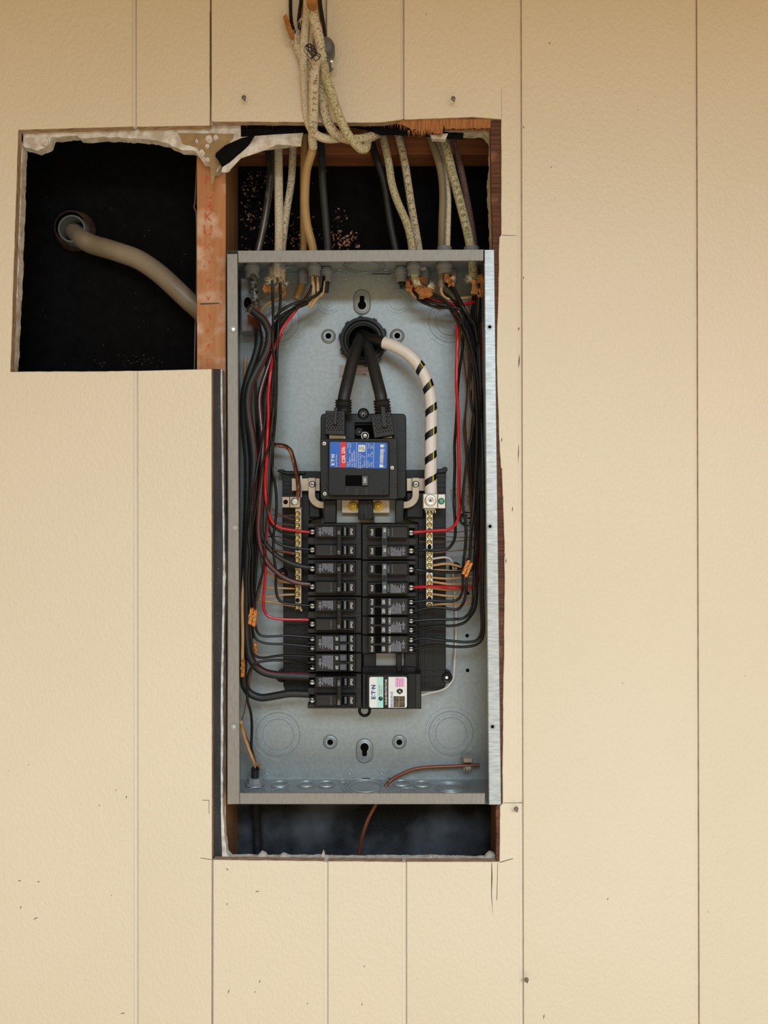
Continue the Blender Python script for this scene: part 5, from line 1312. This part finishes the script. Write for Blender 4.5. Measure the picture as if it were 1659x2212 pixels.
def fray(m, u, v, y, n, a0, a1, l0, l1, w=.35, curl=.4, seed=1):
    rnd = random.Random(seed)
    for _ in range(n):
        a = math.radians(rnd.uniform(a0, a1)); l = rnd.uniform(l0, l1); c = rnd.uniform(-curl, curl)
        pts = [P(u + rnd.uniform(-1, 1) * 2 + l * t * math.cos(a + c * t), v + l * t * math.sin(a + c * t), y + rnd.uniform(-.003, .001) * t) for t in (0, .35, .7, 1)]
        m.tube(pts, [w * S(y), w * S(y), w * .8 * S(y), w * .3 * S(y)], 4)
    return m
ps = m.build('paper_wrap', kind='stuff', label='torn brown cable paper at the top of the hanging bundle', cat='paper scraps')
m = MB().m(cream); fray(m, 636, 82, -.016, 60, -150, 30, 6, 26, .5, .8, 5); fray(m, 633, 85, -.016, 20, 120, 220, 6, 22, .35, .8, 6); fray(m, 650, 40, -.018, 30, -60, 120, 6, 24, .4, .7, 9)
m.build('frayed_strands', kind='stuff', label='frayed cream strands beside the hanging bundle', cat='cable strands')
# grey clamp
cl = empty('cable_clamp', P(708, 150, -.02), 'grey two-lobed cable clamp with a round screw on the hanging bundle', 'clamp')
m = MB().m(mat('clamp_grey', '5c605f', .45, .2)); c = P(702, 103, -.022); s = S(-.02)
for i, (du, r) in enumerate(((-6, 17), (-1, 19), (4, 18.5), (9, 17))):
    pass
m.lathe(703.5, 104, -.024, [(.0003, -.034), (14 * s, -.033), (18.5 * s, -.029), (19.5 * s, -.022), (19 * s, -.012), (15 * s, -.008)], 28, sv=1.08); m.build('upper_lobe', parent=cl, smooth=True)
m = MB().m(MATS['clamp_grey'])
for k in range(4): m.ring(703.5, 104, -.031 + .005 * k, (18.3 + .8 * (k in (1, 2))) * s, .8 * s, 28, 6, sv=1.08)
m.build('moulded_ridges', parent=cl, smooth=True)
m = MB().m(MATS['clamp_grey']); m.lathe(705, 134, -.022, [(.0003, -.029), (11 * s, -.0285), (15 * s, -.024), (15 * s, -.012), (12 * s, -.009)], 24); m.build('lower_lobe', parent=cl, smooth=True)
m = MB().m(steel); m.lathe(716.5, 138, -.024, [(.0003, -.0315), (3.4 * s, -.031), (5 * s, -.0285), (5.3 * s, -.020)], 18); m.build('clamp_screw', parent=cl, smooth=True)
m = MB().m(mat('black_string', '2b2a29', .8))
rnd = random.Random(11)
for k in range(9):
    uu, vv = 672 + rnd.uniform(-2, 6), 92 + rnd.uniform(0, 8)
    m.tube(path([(uu, vv), (uu + rnd.uniform(-12, 8), vv + rnd.uniform(5, 16)), (uu + rnd.uniform(0, 16), vv + rnd.uniform(12, 28)), (uu + rnd.uniform(-8, 12), vv + rnd.uniform(20, 40))], -.054), .0006, 5)
m.tube(path([(680, 100), (664, 96), (657, 104), (659, 114), (667, 122), (675, 130)], -.050), .0004, 5)
m.tube(path([(666, 128), (670, 138), (675, 150)], -.050), .0004, 5)
m.build('tangled_string', kind='stuff', label='tangle of black thread on the hanging bundle beside the grey clamp', cat='string')
# printing on jackets
def along(label_obj, txt, uv, y, h, mt, step, bold=.01):
    pts = path(uv, y, 6); m = MB().m(mt); L = 0; k = 0
    d = [0]
    for i in range(1, len(pts)): d.append(d[-1] + (pts[i] - pts[i-1]).length)
    for i, ch in enumerate(txt):
        t = (i + .5) * step * S(pts[0].y)
        while k < len(d) - 2 and d[k+1] < t: k += 1
        if t > d[-1]: break
        f = (t - d[k]) / (d[k+1] - d[k]); c = pts[k].lerp(pts[k+1], f); tt = (pts[k+1] - pts[k]).normalized()
        if ch == ' ': continue
        u = c.x / S(c.y) + CU; v = CV - c.z / S(c.y)
        m.text(ch, u, v, c.y, h, math.atan2(tt.z, tt.x), bold)
    return m.build('printed_lettering', parent=label_obj)
olv = mat('olive_print', '6d7a45', .8); brp = mat('brown_print', '6b5a3c', .8)
def byl(s_): return next(o for o in bpy.data.objects if o.get('label', '') and s_ in o['label'] and o.parent is None)
along(byl('printed 12-2'), '12-2 TYPE NM', [(676, 302), (677.5, 269), (679.5, 217), (681, 160)], [-.0065, -.034, -.040, -.038], 9, brp, 11.5)
along(byl('green-printed'), 'ALLYERPCABLE', [(705, 178), (714, 200), (723, 226), (733, 255), (748, 285), (764, 308)], [-.042, -.040, -.032, -.024], 8.5, olv, 12)
along(byl('thick greenish cream'), 'ATTCHTATOO8TWN', [(963, 310), (977, 365), (993, 425), (1009, 492), (1015, 520)], [.052, .046, .044], 8.5, olv, 15.5)
along(byl('cream cable to the right'), 'EBASVATTEE', [(868, 318), (877, 360), (887, 425), (897, 480), (906, 530)], [.060, .060], 7.5, brp, 18)

# ---- fittings
def bushing(label, u, y, r, l0=.020, parent=None, sq=False, mt=None):
    e = empty('cable_connector', (0, 0, 0) if False else Vector(((u - CU) * S(y), y, ZT - l0)), label, 'cable connector')
    x = (u - CU) * S(y); z = ZT - .0015; k = r * S(y)
    m = MB().m(mt or greyp)
    m.vlathe(x, y, [(k * .86, z - l0), (k, z - l0 + .001), (k, z - l0 * .45), (k * 1.12, z - l0 * .45 + .001), (k * 1.12, z - .003), (k * .98, z - .002), (k * .98, z)], 4 if sq else 24, caps=False)
    m.vlathe(x, y, [(k * .86, z - l0), (k * .8, z - l0 + .004)], 24, caps=False)
    m.build('sleeve', parent=e, smooth=not sq)
    return e
bushing('grey connector around the armoured cable, leftmost under the top rim', 545, .056, 15)
bushing('grey connector behind the frayed pair of cream cables', 601, .060, 17, .017)
bushing('small grey connector on the hidden tan cable', 654, .084, 9.5, .020)
bushing('squarish grey connector on the split tan cable', 679, .056, 13, .017)
bushing('grey connector on the black cable left of the keyhole', 704, .074, 13, .020)
bushing('grey connector on the black cable right of the keyhole', 868, .072, 14.5, .021)
bushing('grey connector on the greenish cream cable', 894, .052, 13.5, .018)
bushing('rear grey connector on the second cream cable', 918, .080, 10.5, .022)
bushing('wide grey connector around the grey-brown and thin cream cables', 960, .050, 15.5, .016)
bushing('rear grey connector behind the grey-brown cable', 977, .082, 10, .022)
for (u, y, w, lab) in ((960, .052, 16, 'ribbed grey connector standing on top of the cabinet, left of two'), (1018.5, .052, 17, 'ribbed grey connector standing on top of the cabinet, right of two')):
    e = empty('cable_connector', Vector(((u - CU) * S(y), y, ZT)), lab, 'cable connector')
    k = w * S(y); x = (u - CU) * S(y); m = MB().m(greyp); z = ZT + .0005; pr = [(k * .92, z)]
    for i in range(7): pr += [(k * .92, z + .002 + i * .0028), (k, z + .003 + i * .0028), (k, z + .0042 + i * .0028)]
    pr += [(k * .7, pr[-1][1] + .0003)]
    m.vlathe(x, y, pr, 26); m.build('sleeve', parent=e, smooth=True)
# grey plastic box fitting on the left wall
e = empty('side_fitting', P(532, 715, .07), 'grey plastic fitting on the left inner wall with a round mouth', 'cable connector')
m = MB().m(greyp); m.plate([(520, 600), (537, 602), (537, 632), (546, 640), (549, 660), (546, 700), (545, 714), (521, 716)], .064, .094, .0015); m.build('fitting_body', parent=e)
m = MB().m(hole); m.lathe(535, 655, .064, [(.0003, .0632), (9 * S(.064), .0634)], 24, sv=1.7, caps=False); m.m(greyp); m.ring(535, 655, .063, 10 * S(.064), 1.8 * S(.064), 28, 8, sv=1.6); m.build('fitting_mouth', parent=e, smooth=True)
# armoured cable stub with unravelled braid
ac = wire('armoured_cable', 'mottled silver braided cable stub hanging from the leftmost connector', 'cable', [(545, 585, .054), (547, 605), (549, 625), (551, 645), (554, 664)], [.052, .046, .042], 8.4, armour, n=16)
m = MB().m(mat('braid_wire', '9a8a72', .4, .6, col2='5a4a3a', nscale=200)); fray(m, 553, 664, .036, 90, 0, 360, 6, 20, .35, 1.6, 12); m.build('unravelled_braid', parent=ac, kind='stuff', label='unravelled wire braid')
m = MB().m(copper); fray(m, 536, 680, .034, 90, 35, 80, 20, 42, .4, .5, 14); m.m(MATS['braid_wire']); fray(m, 538, 672, .036, 50, 0, 360, 5, 15, .35, 1.6, 15)
m.build('braid_strands', kind='stuff', label='bundle of unravelled copper braid strands at the upper left inside the cabinet', cat='wire strands')
# stripped jacket ends
def scrap(m, u, v, y, w, h, seed, mt=None):
    rnd = random.Random(seed)
    if mt: m.m(mt)
    nx, ny = 4, 4; vs = []; fs = []
    for j in range(ny):
        for i in range(nx):
            vs.append(P(u - w / 2 + w * i / (nx - 1) + rnd.uniform(-.16, .16) * w, v - h / 2 + h * j / (ny - 1) + rnd.uniform(-.16, .16) * h, y + rnd.uniform(-.004, .004)))
    k = len(vs); vs += [q + Vector((0, .0005, 0)) for q in vs]
    for j in range(ny - 1):
        for i in range(nx - 1):
            a = j*nx+i; fs += [(a, a+nx, a+nx+1, a+1), (a+k, a+1+k, a+nx+1+k, a+nx+k)]
    m.add(vs, fs)
m = MB(); scrap(m, 577, 622, .046, 17, 16, 1, orgpaper); scrap(m, 604, 620, .040, 18, 16, 2, orgpaper); scrap(m, 612, 628, .044, 10, 22, 3, orgpaper)
m.m(cream); fray(m, 586, 606, .042, 60, 120, 240, 4, 16, .4, .6, 21); fray(m, 604, 612, .040, 50, 40, 140, 4, 14, .4, .6, 22); fray(m, 616, 612, .042, 14, -30, 50, 4, 10, .3, .6, 23)
m.build('frayed_jacket_ends', kind='stuff', label='frayed cream jacket ends with brown paper under the top rim, left of centre', cat='cable ends')
wire('sheathed_cable', 'short frayed cream cable end beside the speckled one, under the top rim', 'cable', [(588, 582, .058), (589, 595, .05), (589, 608, .044)], .05, 8.2, creamspk, n=14)
m = MB().m(tancable)
for pts in ([(672, 596), (678, 596), (682, 640), (668, 664), (664, 660), (674, 636)], [(684, 598), (688, 598), (691, 640), (672, 668), (668, 665), (684, 634)], [(700, 606), (703, 606), (700, 634), (690, 644), (688, 640), (697, 630)]):
    m.plate(pts, .046, .048, .0004)
m.build('split_jacket_strips', kind='stuff', label='strips of split tan cable jacket above the red wire', cat='cable jacket')
wire('insulated_wire', 'black wire beside the red one leaving the split tan cable', WC, [(678, 598), (676, 612), (666, 636), (645, 662), (620, 690), (604, 716), (598, 750)], [.050, .040, .036], 3.0, bwire)
wire('insulated_wire', 'black wire leaving the flat black cable across the red wire', WC, [(700, 598), (696, 622), (684, 637), (655, 650), (628, 659), (606, 672), (592, 690)], [.062, .040, .030, .034], 3.2, bwire)
wire('insulated_wire', 'black wire sagging below the one from the flat black cable', WC, [(690, 640), (665, 655), (632, 668), (606, 684), (592, 706), (586, 740)], [.056, .046, .044], 3.0, bwire2)
wire('neutral_wire', 'pale tan wire slanting behind the two upright black wires', WC, [(612, 640), (590, 650), (572, 662), (560, 680)], [.075, .07], 4.2, tancable)
m = MB(); sd = 40
for (u, v, w, h, y) in ((905, 622, 22, 12, .040), (916, 634, 30, 22, .038), (928, 628, 20, 18, .040), (938, 650, 16, 8, .05), (912, 606, 14, 12, .05), (966, 602, 16, 18, .036), (975, 608, 14, 20, .036), (978, 596, 14, 8, .038), (1028, 620, 20, 30, .036), (1036, 612, 16, 34, .034), (1037, 632, 12, 18, .034), (884, 624, 16, 16, .05), (880, 612, 10, 16, .05), (950, 662, 14, 8, .06)):
    sd += 1; scrap(m, u, v, y, w, h, sd, orgpaper)
m.m(cream); fray(m, 925, 618, .036, 40, -60, 60, 5, 16, .35, .6, 31); fray(m, 975, 600, .034, 20, -60, 50, 5, 12, .35, .6, 32); fray(m, 1018, 604, .034, 50, 140, 250, 4, 16, .35, .6, 33)
m.m(orgpaper); fray(m, 948, 664, .055, 40, 20, 200, 4, 12, .3, .8, 34)
m.build('torn_cable_paper', kind='stuff', label='torn brown cable paper and frayed strands under the top rim, right side', cat='paper scraps')
wire('insulated_wire', 'crimson wire running from the right black cable towards the right gutter', WC, [(882, 606), (890, 620), (905, 633), (930, 645), (955, 652), (985, 658), (1010, 656), (1026, 652), (1034, 664)], [.066, .05, .052, .060], 3.6, rwire)
wire('insulated_wire', 'thick black wire bridging from the right black cable under the torn paper', WC, [(880, 618), (894, 632), (915, 646), (945, 656), (975, 662), (1000, 672), (1020, 700)], [.060, .042, .044], 3.6, bwire)
wire('neutral_wire', 'pale wire with a hooked bend below the grey-brown cable', WC, [(953, 616), (953, 630), (958, 640), (968, 646), (990, 645), (1025, 642)], [.046, .05, .066], 3.4, tanwire)
wire('neutral_wire', 'pale tan wire under the torn paper at the right of the keyhole', WC, [(886, 628), (896, 641), (912, 650), (930, 654)], [.052, .06], 3.0, tancable)
wire('insulated_wire', 'black wire hanging from the right corner cable', WC, [(1034, 612), (1035, 628), (1034, 650), (1032, 690), (1034, 740)], [.036, .040, .05], 3.4, bwire)
wire('insulated_wire', 'black wire curling out of the thin cream cable', WC, [(966, 600), (974, 612), (985, 630), (992, 650), (1005, 672), (1024, 700), (1032, 740)], [.042, .036, .040], 3.2, bwire)

# ---- orange push-in connectors
def splice(label, u, v, w, h, tilt, y):
    e = empty('wire_connector', P(u, v + h / 2, y), label, 'wire connector')
    ca, sa = math.cos(math.radians(tilt)), math.sin(math.radians(tilt))
    def T(a, b): return (u + a * ca - b * sa, v + a * sa + b * ca)
    n = max(1, round(w / 7))
    for k in range(n):
        a0 = -w / 2 + w * k / n; a1 = a0 + w / n * .94; off = (k % 2) * 3
        m = MB().m(orange); m.plate([T(a0, -h/2 + off), T(a1, -h/2 + off), T(a1, h/2 - (2 - off)), T(a0, h/2 - (2 - off))], y, y + .006, .0009); c = m.build('housing', parent=e)
        m = MB().m(brass); m.plate([T(a0 + 2, -h/4), T(a1 - 2, -h/4), T(a1 - 2, h/5), T(a0 + 2, h/5)], y - .0003, y + .0005); m.build('contact', parent=c)
        m = MB().m(orange); m.plate([T(a0 - .5, -h*.1), T(a1 + .5, -h*.1), T(a1 + .5, h*.02), T(a0 - .5, h*.02)], y - .0008, y + .0004, .0003); m.build('collar', parent=c)
splice('largest orange wire connectors on the left bundle, a pair', 545.5, 1333, 17, 38, 8, .018)
splice('small orange wire connector partly behind the left bundle', 551, 1402, 8.5, 26, -4, .040)
splice('orange wire connector on the tan wire at the left wall', 523.8, 1446, 8.5, 38, 2, .020)
splice('orange wire connectors in the right gutter', 1010, 1228, 15, 36, 22, .020)
# ---- bottom fitting, cables and bonding wire
e = empty('cable_connector', Vector(((551 - CU) * S(.072), .072, ZB + .001)), 'light grey connector on the cabinet floor at the bottom left', 'cable connector')
x = (551 - CU) * S(.072); k = 17 * S(.072); z = ZB + .0012
m = MB().m(greyp); m.vlathe(x, .074, [(k * 1.25, z), (k * 1.25, z + .003), (k, z + .003), (k * .95, z + .010), (k * .75, z + .0105)], 8); m.build('sleeve', parent=e)
wire('sheathed_cable', 'black cable stub standing in the bottom left connector', 'cable', [(551, 1700, .074), (551, 1685), (551, 1668), (552, 1658)], .072, 8.5, bwire2, n=12)
m = MB().m(orgpaper); fray(m, 556, 1655, .060, 26, -160, 20, 4, 12, .4, .8, 51); m.m(bwire); fray(m, 551, 1664, .066, 16, -150, -30, 6, 12, 1.2, .4, 52); m.build('frayed_strands', kind='stuff', label='frayed brown strands on the bottom left cable stub', cat='cable strands')
wire('sheathed_cable', 'black cable running down below the cabinet at the left', 'cable', [(553, 1700, .08), (553, 1745), (555, 1790), (556, 1830), (556, 1872)], [.085, .10, .10], 10.5, bwire2, n=14)
wire('grounding_wire', 'brown grounding wire from the clamp through the cabinet floor and out below', WC, [(1036, 1653, .082), (1012, 1653), (985, 1655), (955, 1656), (920, 1658), (890, 1663), (862, 1675), (843, 1687), (832, 1700, .07), (824, 1718, .07), (812, 1738, .075), (796, 1768), (783, 1805), (776, 1840), (774, 1880)], [.082, .080, .078, .074, .078, .10], 4.1, copperp, n=12)
e = empty('ground_clamp', P(1012, 1668, .08), 'small steel ground clamp with screw at the bottom right of the cabinet', 'clamp')
m = MB().m(tanmetal); m.bx(1001, 1638, 1021, 1648, .072, .092, .0008); m.bx(1001, 1657.5, 1021, 1666, .072, .092, .0008); m.bx(1001, 1648, 1004, 1658, .086, .092); m.build('clamp_body', parent=e)
m = MB().m(tanmetal); s = S(.07); m.lathe(1012, 1660, .072, [(.0004, .0665), (4 * s, .0665), (7 * s, .068), (8 * s, .0705), (8 * s, .073)], 20); m.m(greyd); m.bx(1011, 1655, 1013, 1665, .0662, .067); m.build('clamp_screw', parent=e, smooth=True)
# ---- service entrance cable and conduit in the square cut-out
e = empty('wall_conduit', P(165, 535, .11), 'grey conduit end with rusty ring in the black felt, left cut-out', 'conduit')
s = S(.11); m = MB().m(mat('grey_conduit', '5a5d60', .6)); m.lathe(167, 505, .108, [(30 * s, .1148), (30 * s, .088), (28.5 * s, .0865), (25.5 * s, .0865), (25.5 * s, .1148)], 36, caps=False); m.build('pipe', parent=e, smooth=True)
m = MB().m(hole); m.lathe(167, 505, .112, [(.0003, .1115), (27 * s, .1118)], 30, caps=False); m.build('bore', parent=e)
m = MB().m(mat('rusty_putty', '4a342a', .9, col2='2a1a16', nscale=80, bump=.9, bscale=120, bdist=.003)); m.lathe(160, 497, .11, [(32 * s, .0965), (36 * s, .098), (39 * s, .104), (44 * s, .1148)], 40, caps=False); m.build('putty_ring', parent=e, smooth=True)
wire('service_entrance_cable', 'thick grey-tan cable bending from the conduit towards the stud', 'cable', [(160, 500, .118), (170, 510, .104), (184, 521, .090), (202, 529), (230, 537), (262, 547), (295, 559), (325, 577), (352, 598), (378, 622), (405, 648), (432, 672), (447, 690)], [.094, .086, .078, .074, .084], 21.5, seu, n=24,
     rs=None)
wire('loose_wire', 'thin cloth-covered wire hanging behind the stud in the square cut-out', WC, [(428, 300, .09), (424, 380), (421, 440), (419, 446), (424, 460), (425, 600), (422, 700), (420, 800)], .095, 1.6, greybrn)
